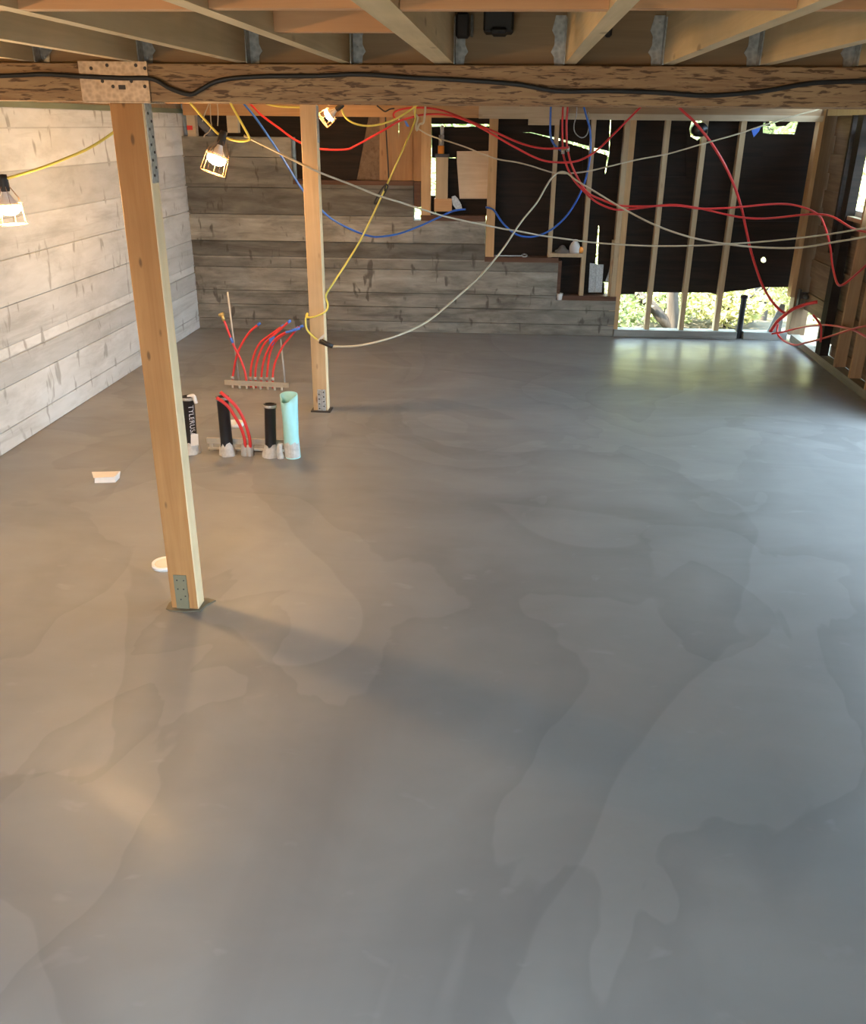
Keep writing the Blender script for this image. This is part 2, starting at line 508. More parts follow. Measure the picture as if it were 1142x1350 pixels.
# studs
def stud(px0, px1, pyt, z0, z1, d0=0.03, d1=0.12, mat='stud'):
    u0, u1 = PB(px0, pyt, d0)[0], PB(px1, pyt, d0)[0]
    return bpart('stud', M[mat], u0, u1, z0, z1, d0, d1)
stud(555.5, 568, 210, 1.345, 2.365, -0.01, 0.10, 'studo')
stud(644, 655.5, 210, 0.895, 2.36, 0.0, 0.10, 'studo')
stud(729, 734.5, 220, 0.895, 2.36)
stud(776, 782, 220, 0.465, 2.36)
stud(803, 806.5, 370, 0.465, 1.1, 0.03, 0.07)
stud(821.5, 828, 200, 0.085, 2.36, 0.0, 0.12)
stud(828.3, 836, 200, 0.085, 2.36, 0.004, 0.12, 'studo')
for a, b in ((874.5, 881), (923.5, 930), (973, 980)):
    stud(a, b, 200, 0.085, 2.36, 0.02, 0.11)
bpart('corner_post', M['studo'], 3.27, 3.32, 0.5, 2.505, -0.01, 0.12)
bpart('corner_post', M['studd'], 3.32, 3.50, 0.06, 2.505, -0.02, 0.12)
bpart('shelf_board', M['stud'], PB(725, 330)[0], PB(770, 330)[0], 0.905, 0.945, 0.0, 0.14)
bpart('bottom_plate', M['gplate'], 1.275, PB(971, 440)[0], 0.002, 0.085, -0.03, 0.12)
bpart('bottom_plate', M['gplate'], PB(980, 440)[0], 3.30, 0.002, 0.085, -0.03, 0.12)

# sheathing: dark boards with daylight slits where they gap
DS = 0.15
def sheet(pix, mat='dark', d0=DS, d1=DS+0.02, name='sheathing_board'):
    return MB(BWM).prism([PB(x, y, d0) for x, y in pix], d0, d1).build(name, M[mat], bw)
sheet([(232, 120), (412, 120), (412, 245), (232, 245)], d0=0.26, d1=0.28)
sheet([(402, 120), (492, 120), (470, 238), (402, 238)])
sheet([(490, 120), (502, 120), (502, 238), (468, 238)], 'ship', DS+0.021, DS+0.04)
sheet([(500.5, 120), (525.3, 120), (526, 238), (500.5, 238)], 'plank')
sheet([(527.3, 120), (544, 120), (544, 238), (526, 238), (525.5, 200)], 'plank', 0.153, 0.173)
sheet([(541, 120), (560, 120), (560, 262), (541, 250)], 'plank', DS+0.021, DS+0.04)
sheet([(557, 165), (569.5, 165), (567.5, 282), (557, 282)], 'plank', 0.14, 0.15)
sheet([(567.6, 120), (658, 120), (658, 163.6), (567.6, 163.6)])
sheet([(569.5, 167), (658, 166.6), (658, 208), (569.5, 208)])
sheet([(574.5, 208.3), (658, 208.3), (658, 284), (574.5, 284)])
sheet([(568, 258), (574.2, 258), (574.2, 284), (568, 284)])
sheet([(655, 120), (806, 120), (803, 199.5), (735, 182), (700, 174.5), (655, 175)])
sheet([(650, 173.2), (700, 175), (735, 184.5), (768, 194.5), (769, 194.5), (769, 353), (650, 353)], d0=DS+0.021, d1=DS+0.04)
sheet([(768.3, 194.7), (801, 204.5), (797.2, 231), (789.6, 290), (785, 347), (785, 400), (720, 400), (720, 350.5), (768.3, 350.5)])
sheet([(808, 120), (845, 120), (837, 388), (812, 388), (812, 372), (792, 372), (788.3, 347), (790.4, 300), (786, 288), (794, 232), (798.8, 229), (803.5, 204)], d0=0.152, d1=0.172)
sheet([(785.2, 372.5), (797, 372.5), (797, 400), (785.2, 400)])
# right-hand bay: horizontal boards; vent notch, round pipe hole and ragged lower edge
def ring(cx, cy, r, n=14):
    return [(cx+r*math.cos(2*math.pi*k/n), cy+r*math.sin(2*math.pi*k/n)) for k in range(n)]
sheet([(842, 120), (907, 120), (907, 236), (838, 236)], d0=DS+0.042, d1=DS+0.06)
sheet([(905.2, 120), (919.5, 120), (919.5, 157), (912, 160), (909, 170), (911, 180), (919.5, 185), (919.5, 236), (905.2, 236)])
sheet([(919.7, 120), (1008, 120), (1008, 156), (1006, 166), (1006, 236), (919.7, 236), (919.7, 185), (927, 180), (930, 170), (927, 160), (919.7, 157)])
sheet([(1000, 120), (1110, 120), (1110, 156), (1000, 156)], d0=DS+0.042, d1=DS+0.06)
sheet([(1056, 150), (1110, 150), (1110, 236), (1003, 236), (1003, 176), (1048, 177)], d0=DS+0.021, d1=DS+0.04)
sheet([(1009, 156.3), (1013, 156.3), (1016, 166), (1010, 166)], d0=DS+0.004)
sheet([(1022, 162), (1042, 156.2), (1048, 156.2), (1036, 166), (1024, 167)], d0=DS+0.004)
sheet([(838, 233), (1094, 233), (1086, 295), (836, 293)], d0=DS+0.021, d1=DS+0.04)
sheet([(836, 290.3), (1090, 292.3), (1080, 344), (1011, 344), (1010.5, 341.5), (1009, 339.5), (1007, 338.8), (1005, 339.5), (1003.5, 341.5), (1003, 344), (834, 344)])
sheet([(834, 342), (1003, 342), (1003.7, 344.5), (1005, 346), (1007, 346.4), (1009, 346), (1010.3, 344.5), (1011, 342), (1079, 342), (1071, 378), (1000, 379), (980, 383), (962, 384), (944, 388), (936, 386), (830, 385)], d0=DS+0.021, d1=DS+0.04)

# ---- right wall: studs, shiplap, window, low gap
wr = bpy.data.objects.new('wall_right', None); COL.objects.link(wr)
struct(wr, 'open stud wall with old horizontal shiplap')
XS = XR+0.11
OPEN = (4.55, 7.35)          # wide doorway in the right wall, outside the frame
def rpart(name, mat, x0, x1, y0, y1, z0, z1):
    return MB().box(x0, x1, y0, y1, z0, z1).build(name, M[mat], wr)
rpart('bottom_plate', 'gplate_y', XR, XR+0.11, OPEN[1], 9.64, 0.002, 0.085)
rpart('bottom_plate', 'gplate_y', XR+0.01, XR+0.11, 9.66, 10.70, 0.002, 0.075)
rpart('bottom_plate', 'gplate_y', XR, XR+0.11, YR, 1.24, 0.002, 0.085)
rpart('bottom_plate', 'gplate_y', XR, XR+0.11, 1.26, OPEN[0], 0.002, 0.085)
rpart('top_plate', 'stud', XR, XR+0.11, YR, 10.70, 2.42, 2.505)
rpart('door_header', 'stud', XR, XR+0.11, OPEN[0]-0.08, OPEN[1]+0.08, 2.10, 2.42)
for y in (9.72, ):
    rpart('stud', 'dark', XR, XR+0.09, y-0.12, y+0.03, 0.085, 2.42)
for y in (9.14, 8.70, 8.27, 7.85, 7.49):
    rpart('stud', 'plank', XR, XR+0.11, y-0.02, y+0.02, 0.085, 2.42)
for y in (4.45, 4.05, 3.6, 3.2, 2.8, 2.4, 2.0, 1.6, 1.2, 0.8, 0.4, 0.0, -0.4):
    rpart('stud', 'stud', XR, XR+0.11, y-0.02, y+0.02, 0.085, 2.42)
WY0, WY1, WZ0, WZ1 = 8.75, 9.93, 1.50, 2.30
rpart('window_sill_board', 'stud', XR+0.02, XR+0.11, 9.16, WY1-0.2, WZ0-0.04, WZ0-0.002)
rpart('window_side_stud', 'dark', XR+0.02, XR+0.11, WY1, WY1+0.05, 1.1, 2.42)
z = 0.0; k = 0
while z < 2.5:
    h = 0.185; t = min(z+h+0.008, 2.5)
    segs = [(OPEN[1]+0.02, 10.72), (YR, OPEN[0]-0.02)]
    if z > 2.0: segs = [(YR, 10.72)]
    out = []
    for a, b in segs:
        if t > WZ0 and z < WZ1 and b > 10:
            out += [(a, WY0), (WY1, b)]
        elif k == 0 and b > 10: out += [(a, 9.60), (9.62, 9.64)]
        elif k == 1 and b > 10: out += [(a, 10.0)]
        else: out.append((a, b))
    for a, b in out:
        rpart('shiplap_board', 'ship', XS+0.004+0.022*(k % 2), XS+0.025+0.022*(k % 2), a, b, max(z, 0.09) if k else 0.085, t)
    z += h; k += 1
win = bpy.data.objects.new('window_1', None); COL.objects.link(win); struct(win, 'white vinyl window at the edge of the right wall')
mbw = MB()
for a, b, c, d in ((WY0, WY0+0.06, WZ0, WZ1), (WY1-0.06, WY1, WZ0, WZ1), (WY0, WY1, WZ0, WZ0+0.05), (WY0, WY1, WZ1-0.05, WZ1)):
    mbw.box(XS-0.01, XS+0.07, a, b, c, d)
mbw.build('window_frame', M['vinyl'], win)
MB().box(XS+0.03, XS+0.036, WY0+0.05, WY1-0.05, WZ0+0.04, WZ1-0.04).build('pane', M['glass'], win)
MB().box(XS+0.0, XS+0.02, 10.02, 10.10, 0.09, 0.36).build('trim_1', M['vinyl'], wr)

# ---- rear wall, behind the photographer
# ---- two unseen walls added outside the doorway to narrow its daylight
MB().box(XS+0.07, 6.6, OPEN[1]+0.05, OPEN[1]+0.25, -0.3, 2.3).build('light_fin', M['conc_back'], wr)
MB().box(XS+0.07, 6.6, OPEN[0]-0.25, OPEN[0]-0.05, -0.3, 2.3).build('light_fin', M['conc_back'], wr)
wre = MB()
wre.box(XL, -1.5, YR-0.15, YR, 0, 2.75); wre.box(0.4, XR, YR-0.15, YR, 0, 2.75); wre.box(-1.5, 0.4, YR-0.15, YR, 1.95, 2.75)
struct(wre.build('wall_rear', M['conc_left']), 'rear concrete wall with an open doorway')

# ---- ceiling: subfloor, joists, header, blocking, hangers
ce = MB().box(XL-0.25, XR+0.14, YR-0.15, 10.95, ZJ+0.235, ZJ+0.26).build('ceiling', M['subfloor'])
struct(ce, 'underside of the floor deck with open joists')
HY = 3.87
MB().box(XL, XR+0.1, HY, HY+0.045, ZJ-0.004, ZJ+0.235).build('header_board', M['header'], ce)
right_faces = [-3.09-0.0, -2.70, -2.31, -1.923, -1.496, -1.061, -0.649]
left_faces = [0.18, 0.55, 0.909, 1.265, 1.65, 2.05, 2.45, 2.85]
jx = [(x-0.042, x) for x in right_faces] + [(-0.322, -0.247)] + [(x, x+0.042) for x in left_faces]
# one hanger mesh shared by every joist
hg = MB()
def hang(sx):
    m = MB()
    pts = [(0, 0.0), (0.036, 0.0), (0.040, 0.03), (0.052, 0.045), (0.040, 0.07), (0.040, 0.10), (0.052, 0.12), (0.044, 0.15), (0.040, 0.17), (0, 0.17)]
    m.prism([(sx*x, z) for x, z in pts], -0.004, 0.0)
    m.box(-0.001*sx, 0.003*sx, -0.06, 0.0, 0.0, 0.16)
    for zz in (0.02, 0.06, 0.11, 0.145):
        m.lathe([(0.005, 0), (0.005, 0.003), (0.0, 0.004)], (sx*0.02, -0.004, zz), (0, -1, 0), 8)
    return m
hmesh = {}
for s in (-1, 1):
    o = hang(s).build('joist_hanger', M['galv']); hmesh[s] = o.data; bpy.data.objects.remove(o)
for (a, b) in jx:
    j = MB().box(a, b, YR, HY-0.002, ZJ, ZJ+0.233).build('joist', M['joist'], ce)
    mid = (a+b)/2
    s = 1 if mid < -0.1 else -1
    h = bpy.data.objects.new('joist_hanger', hmesh[s]); COL.objects.link(h)
    h.location = ((b+0.002) if s > 0 else (a-0.002), HY-0.003, ZJ-0.002); h.parent = j
    MB().box(a, b, HY+0.05, 10.6, ZJ, ZJ+0.233).build('joist', M['joist'], ce)
xs = sorted(jx)
for (a, b), (c, d) in zip(xs[:-1], xs[1:]):
    MB().box(b+0.001, c-0.001, 2.07+random.uniform(-.004, .004), 2.11, ZJ+random.uniform(0, .003), ZJ+0.225).build('blocking', M['block'], ce)
MB().box(-0.648, -0.323, 2.62, 2.66, ZJ+0.006, ZJ+0.20).build('blocking', M['block'], ce)

# ================================================================== THINGS
# ---- main beam
beam = thing('support_beam', 'strand lumber beam across the room with dark flecks, above the near post', 'beam', (0, 3.86, 2.372))
MB().box(XL-0.1, XR+0.1, 3.80, 3.95, 2.372, ZJ-0.006).build('beam_body', M['psl'], beam, bevel=0.003)
beam2 = thing('support_beam', 'second wooden beam resting on the far post', 'beam', (0, 7.33, 2.428))
MB().box(XL-0.1, XR+0.1, 7.26, 7.40, 2.428, ZJ-0.003).build('beam_body', M['psl'], beam2, bevel=0.003)

# ---- posts
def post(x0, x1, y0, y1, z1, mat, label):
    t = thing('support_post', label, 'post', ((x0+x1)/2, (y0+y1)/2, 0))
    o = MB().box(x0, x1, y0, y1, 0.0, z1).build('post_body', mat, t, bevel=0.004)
    o.data.materials.append(M['pale_side'])          # second, paler wood colour on the right-hand faces
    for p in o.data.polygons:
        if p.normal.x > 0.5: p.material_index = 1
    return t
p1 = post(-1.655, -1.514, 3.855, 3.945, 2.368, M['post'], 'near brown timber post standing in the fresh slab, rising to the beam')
pl = MB().box(-1.735, -1.455, 3.790, 3.797, 2.372, 2.515).box(-1.735, -1.455, 3.79, 3.955, 2.366, 2.371)
pl = pl.build('cap_plate', M['galvd'], p1)
nb = MB()
for (px, py) in ((120, 90), (141, 86), (179, 86), (191, 90), (135, 107), (149, 114), (173, 107), (191, 114)):
    q = W(px, py, 3.79); nb.lathe([(0.007, 0), (0.006, 0.003), (0, 0.004)], (q.x, 3.79, q.z), (0, -1, 0), 10)
q = W(161, 115, 3.79); nb.box(q.x-0.014, q.x+0.014, 3.7885, 3.79, q.z-0.008, q.z+0.008)
nb.build('cap_nails', M['hole'], pl)['kind'] = 'stuff'
st = MB().box(-1.513, -1.509, 3.865, 3.935, 2.06, 2.366).build('side_strap', M['galv'], p1)
nb = MB()
for k in range(9):
    nb.lathe([(0.006, 0), (0.005, 0.003), (0, 0.004)], (-1.509, 3.885+0.028*(k % 2), 2.09+0.03*k), (1, 0, 0), 8)
nb.build('strap_nails', M['hole'], st)['kind'] = 'stuff'
bp = MB().box(-1.628, -1.560, 3.850, 3.8545, 0.0, 0.20).build('base_strap', M['greyst'], p1, bevel=0.0015)
nb = MB()
for x, zz in ((-1.61, .17), (-1.575, .17), (-1.61, .12), (-1.58, .12), (-1.60, .06), (-1.575, .08)):
    nb.lathe([(0.004, 0), (0.003, 0.002), (0, 0.003)], (x, 3.850, zz), (0, -1, 0), 8)
nb.build('strap_nails', M['hole'], bp)['kind'] = 'stuff'
MB().prism([(-1.675, 3.835), (-1.50, 3.825), (-1.475, 3.90), (-1.445, 3.955), (-1.50, 3.975), (-1.67, 3.965), (-1.69, 3.90)], 0, 0.006)
ft = MB()
ft.v = []; pts = [(-1.685, 3.845), (-1.66, 3.828), (-1.58, 3.822), (-1.50, 3.838), (-1.488, 3.90), (-1.455, 3.955), (-1.50, 3.972), (-1.67, 3.966), (-1.69, 3.90)]
n = len(pts)
ft.add([(x, y, 0.0005) for x, y in pts]+[(x*0.98-0.02*1.58, y*0.98+0.02*3.9, 0.007) for x, y in pts], [tuple(range(n, 2*n))]+[(i, (i+1) % n, (i+1) % n+n, i+n) for i in range(n)])
ft.build('base_collar', m_plain('damp_wood_collar', (0.13, 0.11, 0.07), 0.7), p1)
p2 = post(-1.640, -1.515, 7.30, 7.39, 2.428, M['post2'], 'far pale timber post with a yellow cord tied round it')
bp = MB().box(-1.600, -1.530, 7.293, 7.299, 0.0, 0.20).build('base_strap', M['galv'], p2, bevel=0.002)
nb = MB()
for k in range(8):
    nb.lathe([(0.007, 0), (0.006, 0.003), (0, 0.004)], (-1.585+0.04*(k % 2), 7.293, 0.03+0.021*k), (0, -1, 0), 8)
nb.build('strap_nails', M['hole'], bp)['kind'] = 'stuff'
MB().box(-1.66, -1.49, 7.275, 7.41, 0.0, 0.012).build('base_collar', M['hole'], p2)
MB().box(-1.514, -1.511, 7.31, 7.38, 2.16, 2.42).build('side_strap', M['galv'], p2)

# ---- black cable along the beam
pts = [(-25, 101), (30, 99), (60, 98), (115, 101), (160, 103), (200, 104), (225, 117), (250, 124.5), (265, 118), (290, 106), (340, 101), (420, 100), (475, 98), (550, 103), (600, 105), (680, 111), (735, 120), (800, 120), (870, 122), (930, 126), (1000, 121), (1060, 111), (1100, 108), (1165, 106)]
cb = MB().tube([W(x, y, 3.779) for x, y in pts], 0.0085, 8).build('power_cable', M['black'], smooth=True)
tag(cb, 'black cable running in waves along the face of the beam', 'cable')

# ---- lamps
def work_lamp(base, axis, label, scale=1.0, glow=1.0):
    """base = where the socket meets the cord; axis = the way the bulb points"""
    ax = Vector(axis).normalized(); b = Vector(base)
    t = thing('work_lamp', label, 'lamp', b, 'caged work lamps on the string')
    s = scale
    MB().lathe([(0, -0.02*s), (0.017*s, -0.018*s), (0.020*s, 0), (0.021*s, 0.035*s), (0.017*s, 0.05*s), (0, 0.052*s)], b, ax, 16).build('socket', M['black'], t, True)
    MB().lathe([(0.013*s, 0.048*s), (0.016*s, 0.06*s), (0.026*s, 0.080*s), (0.042*s, 0.100*s), (0.045*s, 0.108*s)], b, ax, 16).build('bulb_neck', M['wplast'], t, True)
    MB().lathe([(0.045*s, 0.1085*s), (0.046*s, 0.115*s), (0.044*s, 0.128*s), (0.032*s, 0.140*s), (0.015*s, 0.146*s), (0, 0.147*s)], b, ax, 20).build('bulb', m_emit('lit_bulb', (1.0, 0.60, 0.26), LAMP*glow), t, True)
    sd = ax.cross(Vector((0, 1, 0.1))).normalized(); q = ax.cross(sd)
    cg = MB()
    for k in range(7):
        a = 2*math.pi*k/7
        d = sd*math.cos(a)+q*math.sin(a)
        cg.tube([b+ax*0.03*s+d*0.02*s, b+ax*0.075*s+d*0.050*s, b+ax*0.10*s+d*0.056*s, b+ax*0.185*s+d*0.063*s], 0.0011*s, 5, False)
    for h, r in ((0.10, 0.056), (0.185, 0.063)):
        cg.tube([b+ax*h*s+(sd*math.cos(2*math.pi*k/20)+q*math.sin(2*math.pi*k/20))*r*s for k in range(20)], 0.0012*s, 5, False, closed=True)
    cg.tube([b+ax*0.185*s+sd*0.063*s, b+ax*0.185*s-sd*0.063*s], 0.0011*s, 5, False)
    cg.build('cage', M['cage'], t)
    return t
L1 = W(4, 236, 4.3); L2 = W(294, 178, 7.2); L3 = W(450, 139.5, 9.0)
work_lamp(L1, (0.03, 0, -1), 'caged work lamp glowing before the pale concrete wall at the left edge', 1.12, 0.85)
work_lamp(L2, W(284, 215, 7.15)-L2, 'lit caged work lamp hanging from its cord left of the far post', 1.55, 0.36)
work_lamp(L3, W(435, 151, 9.0)-L3, 'lit caged work lamp just under the beam, right of the far post', 1.2, 0.36)
work_lamp((-2.75, 0.25, 2.05), (0.30, 0.75, 0.12), 'caged work lamp on the same string, left of the photographer', 1.12, 0.62)

# ---- cords and tubing
def line(name, pts, Y, r, mat, label, cat, seg=8, extra0=None, extra1=None):
    """pts: pixels; Y: one depth, (start, end) or list"""
    n = len(pts); P = []
    L = [0.0]
    for i in range(1, n): L.append(L[-1]+math.hypot(pts[i][0]-pts[i-1][0], pts[i][1]-pts[i-1][1]))
    for i, (x, y) in enumerate(pts):
        if isinstance(Y, (int, float)): yy = Y
        elif len(Y) == 2: yy = Y[0]+(Y[1]-Y[0])*L[i]/L[-1]
        else: yy = Y[i]
        P.append(W(x, y, yy))
    if extra0 is not None: P.insert(0, P[0]+Vector(extra0))
    if extra1 is not None: P.append(P[-1]+Vector(extra1))
    o = MB().tube(P, r, seg, True, 5).build(name, M[mat], smooth=True)
    return tag(o, label, cat)
up = (0, 0, 0.09)
line('light_cord', [(8, 235.6), (52, 222), (89, 208), (118, 195), (147, 176.5), (178, 152)], (4.3, 4.75), 0.0065, 'yel', 'yellow cord running up from the lamp at the left edge to behind the near post', 'cord', extra1=(0.08, 0.05, 0.10))
cd4 = MB().tube([L1, L1+Vector((-0.12, -0.3, 0.06)), Vector((-2.95, 2.6, 2.22)), Vector((-2.8, 1.2, 2.20)), Vector((-2.75, 0.25, 2.06))], 0.0065, 8, True, 8).build('light_cord', M['yel'], smooth=True)
tag(cd4, 'yellow cord leaving the frame at the left-edge lamp', 'cord')
line('light_cord', [(251, 135.6), (258, 144), (266.6, 154), (286, 175), (292, 178)], 7.2, 0.0090, 'yel', 'yellow cord coming down from the beam to the lamp left of the far post', 'cord', extra0=(-0.05, 0.0, 0.09))
line('light_cord', [(296, 181), (307, 184.6), (318.5, 186), (327, 184.6), (328.5, 181), (318.4, 162), (304, 136)], 7.2, 0.0090, 'yel', 'yellow cord looping right of the hanging lamp and back up to the beam', 'cord', extra1=(-0.03, 0, 0.09))
line('light_cord', [(352.7, 137), (366, 140), (380, 141), (398, 141.5)], 7.45, 0.0080, 'yel', 'short yellow cord under the beam passing behind the top of the far post', 'cord', extra0=(-0.1, 0, 0.04))
line('light_cord', [(449, 140), (455, 154), (468, 163), (486.5, 166), (505, 163), (523, 156), (536.7, 148), (548, 140)], (9.0, 9.2), 0.0090, 'yel', 'yellow cord drooping from the lamp by the far post to a ceiling hook', 'cord', extra1=(0.1, 0, 0.06))
line('hanging_wire', [(286.6, 137), (287.5, 152), (287, 166)], 10.425, 0.006, 'beige', 'thin beige wire hanging straight down beside the lamp left of the far post', 'wire', 6, extra0=up)
line('hanging_wire', [(275, 137), (270, 150), (267, 160)], 10.425, 0.006, 'beige', 'thin slanted wire above the lamp left of the far post', 'wire', 6, extra0=up)
line('hanging_wire', [(277, 137), (278, 158), (279, 166), (276, 173), (270, 178), (269, 181)], 10.425, 0.006, 'beige', 'thin curled wire beside the lamp left of the far post', 'wire', 6)
line('hanging_wire', [(507.6, 139), (508.4, 155), (509, 170), (511.5, 212), (512.7, 236)], 10.55, 0.008, 'black', 'thin dark wire hanging in front of the orange planks', 'wire', 6, extra0=up)
line('hanging_wire', [(497, 139), (503, 144), (508, 147), (514, 144), (520, 143)], 10.4, 0.008, 'black', 'dark twisted wire end under the beam above the orange planks', 'wire', 6)
# yellow extension cord: ceiling, down to the far post, round it, to its plug
xc = thing('extension_cord', 'yellow extension cord slanting down to the far post, tied round it', 'cord', W(430, 390, 7.3))
P = [W(549, 139, 9.2)+Vector((0, 0, 0.06)), W(547, 150, 9.2), W(544.6, 166.4, 9.2), W(509, 246, 8.55), W(480, 307.7, 8.05), W(461.5, 339.6, 7.75), W(441, 371, 7.48), W(430, 389, 7.34), W(432.5, 402, 7.30), W(429, 411, 7.285), W(415, 417.5, 7.272), W(404.5, 418, 7.285), Vector((-1.66, 7.31, 0)), W(403, 421, 7.28), W(405, 434.7, 7.27), W(414.7, 445, 7.265), W(424, 450.7, 7.262)]
P[12] = Vector((P[11].x-0.005, 7.34, P[11].z+0.02))
P.insert(13, Vector((P[11].x+0.004, 7.29, P[11].z-0.0)))
MB().tube(P, 0.0080, 8, True, 5).build('cord', M['yel'], xc, True)
MB().tube([W(422, 449.5, 7.262), W(431, 453.5, 7.25), W(439, 457, 7.25)], [0.022, 0.018], 10, False).build('plug', M['black'], xc, True)
MB().box(-0.02, 0.02, -0.001, 0.001, -0.012, 0.012)
q = W(423, 444, 7.255)
MB().prism([(q.x-0.03, q.z-0.03), (q.x+0.0, q.z+0.0), (q.x+0.035, q.z+0.03), (q.x+0.03, q.z-0.0), (q.x-0.01, q.z-0.035)], 7.25, 7.253).build('paper_tag', M['cream'], xc)
line('electric_cable', [(439, 456.7), (471, 456), (510, 447), (545.8, 433.5), (569.4, 419.7), (593, 400), (620, 376.6), (639, 357.6), (662.7, 329), (686.4, 293.6), (707.7, 267.5), (722, 242.6), (730, 232), (738.5, 226.7), (748, 228.4), (762, 239), (786, 253.5), (827, 278), (867, 298), (913, 313.4), (959.5, 322), (1006, 326.4), (1055, 326.4), (1098, 319.6), (1142, 312), (1170, 305)],
     [7.25, 7.3, 7.4, 7.6, 7.8, 8.1, 8.5, 8.8, 9.2, 9.5, 9.75, 9.9, 9.95, 10.0, 10.0, 9.95, 9.9, 9.8, 9.6, 9.5, 9.4, 9.3, 9.1, 8.8, 8.55, 8.4], 0.0092, 'beige', 'beige cable rising from the plug to a peak mid-wall, then sagging right', 'cable')
line('electric_cable', [(322, 179), (327, 181.5), (356.7, 196), (388.5, 212), (418, 226), (462, 243), (498, 257.6), (527.6, 266.7), (559.5, 277), (582, 284), (616, 292), (660, 301), (679, 304), (715, 310.7), (753, 316), (790, 320.5), (851.6, 324), (913, 324), (962.6, 321.7), (1006, 318.6), (1052, 314), (1098, 308), (1142, 300.5), (1170, 295)],
     [7.2, 7.21, 7.23, 7.255, 7.27, 7.6, 7.9, 8.2, 8.5, 8.8, 9.1, 9.4, 9.5, 9.7, 9.8, 9.9, 9.8, 9.7, 9.6, 9.5, 9.2, 8.9, 8.6, 8.4], 0.0082, 'beige', 'long beige cable sloping from the hanging lamp across the whole back wall', 'cable')
line('electric_cable', [(549, 168), (566.5, 178.5), (596.7, 188), (618, 195.5), (634.5, 202.4), (657, 210), (681.6, 214), (703, 219.6), (726.7, 227), (740, 228.5), (752.8, 228.4), (774, 226), (805, 219), (840, 210.6), (882.5, 202.4), (925.6, 190), (975, 176), (1006, 165.5), (1052, 151.6), (1077, 145)],
     10.35, 0.0075, 'beige', 'beige cable sagging shallowly high on the back wall', 'cable', extra1=(0.08, 0, 0.05))
line('cord_knot', [(546, 140), (547, 150), (551, 155), (549, 164), (549.5, 172), (553, 164), (558, 162), (560, 152), (561, 140)], 9.25, 0.010, 'beige', 'tangle of pale cord ends tied under the beam', 'cord', extra0=(0, 0, 0.05))
line('cord_clip', [(509, 243), (503, 250), (494, 266), (496, 268), (505, 258), (511, 247), (509, 243), (507, 252)], 8.5, 0.008, 'black', 'small black wire loop on the slanting yellow cord', 'clip', 6)
tg = MB().prism([PB(992, 170, -0.3), PB(1003, 166, -0.3), PB(1001, 172, -0.3), PB(996, 180, -0.3)], 0, 0.004)
tg.M = None
tg = MB(BWM).prism([PB(991, 171, -0.3), PB(1004, 166, -0.3), PB(1001, 173, -0.3), PB(994, 181, -0.3)], -0.302, -0.298).build('tape_flag', M['btape'])
tag(tg, 'blue tape flag on the high beige cord near the bright vent', 'tape')
tg = MB(BWM).prism([PB(533, 159, -0.3), PB(536, 160, -0.3), PB(540, 167, -0.3), PB(536, 167, -0.3)], -0.302, -0.298).build('tape_flag', M['btape'])
tag(tg, 'small blue tape flag under the beam above the orange planks', 'tape')

def pex(pts, Y, label, mat='red', r=0.0108, **k): return line('water_tube', pts, Y, r, mat, label, 'tube', **k)
pex([(333, 140), (345, 152), (368, 169), (392, 186), (420, 196), (455, 197), (470, 191.5), (508.7, 170), (525.8, 160), (543, 154.5), (555, 151.6), (569, 150.5), (584, 151), (600, 154), (620, 161), (644, 174), (679, 194), (710, 209.5), (734, 214), (762, 212), (786, 199), (810, 176), (838, 148)], [9.7]*5+[9.8, 9.8, 9.9, 10, 10, 10.1, 10.1, 10.1, 10.1, 10.1, 10.1, 10.1, 10.1, 10.1, 10.1, 10.1, 10.1, 10.1], 'long red tube sagging behind the far post and again right of the plywood', extra0=(-0.06, 0, 0.05), extra1=(0.05, 0, 0.05))
pex([(526, 157), (520, 154.5), (519, 150.5), (523.5, 146), (538, 142.5), (555, 142), (569, 143), (584, 146), (600, 151.6), (620, 160), (655, 175), (679, 186), (700.6, 193), (722, 196), (750, 194.5)], 10.25, 'red tube curling back under the beam and running to the tube junction')
pex([(742, 150), (741.5, 165), (742, 190), (742.6, 203), (748, 220.5), (756.6, 237), (770, 252), (786, 266), (808, 275.5), (830, 276), (882.5, 270), (919, 274), (950, 281), (981, 287), (1012, 288), (1061, 283), (1080, 282.6), (1098, 285.7), (1123, 300.5), (1142, 306), (1165, 310)], [10.3]*13+[10.25, 10.2, 10.0, 9.8, 9.6, 9.1, 8.7, 8.3], 'red tube from the junction crossing the dark boards low, ending at the right edge', extra0=up)
pex([(748, 150), (747, 165), (747.5, 190), (749, 200), (753, 215), (760.5, 232), (774, 253), (795, 264), (817, 271), (852, 272), (892, 271), (922.6, 275), (962.6, 274), (1006, 270), (1036.6, 269), (1061, 274), (1080, 284), (1089, 302.6), (1095, 327), (1098, 352), (1104, 373.5), (1110.6, 375.7), (1123, 367), (1142, 350), (1160, 335)], [10.27]*14+[10.2, 10.1, 9.8, 9.4, 9.3, 9.2, 9.1, 8.95, 8.8, 8.5, 8.3], 'red tube from the junction dropping into a loop before the right wall studs', extra0=up)
pex([(898, 144), (916, 161), (938, 188.6), (956.5, 219), (969, 247), (978, 275), (984, 303), (990, 330), (999.6, 361), (1009, 383), (1021, 401), (1033.5, 412), (1042, 411)], 10.4, 'red tube falling steeply from the beam across the dark boards to the garden gap', extra0=(-0.06, 0, 0.08), r=0.014)
pex([(1078, 398), (1062, 401.5), (1045, 408), (1033, 417), (1024, 425), (1016, 437)], (10.1, 10.35), 'short thick red tube end curving at the corner by the garden gap', r=0.019)
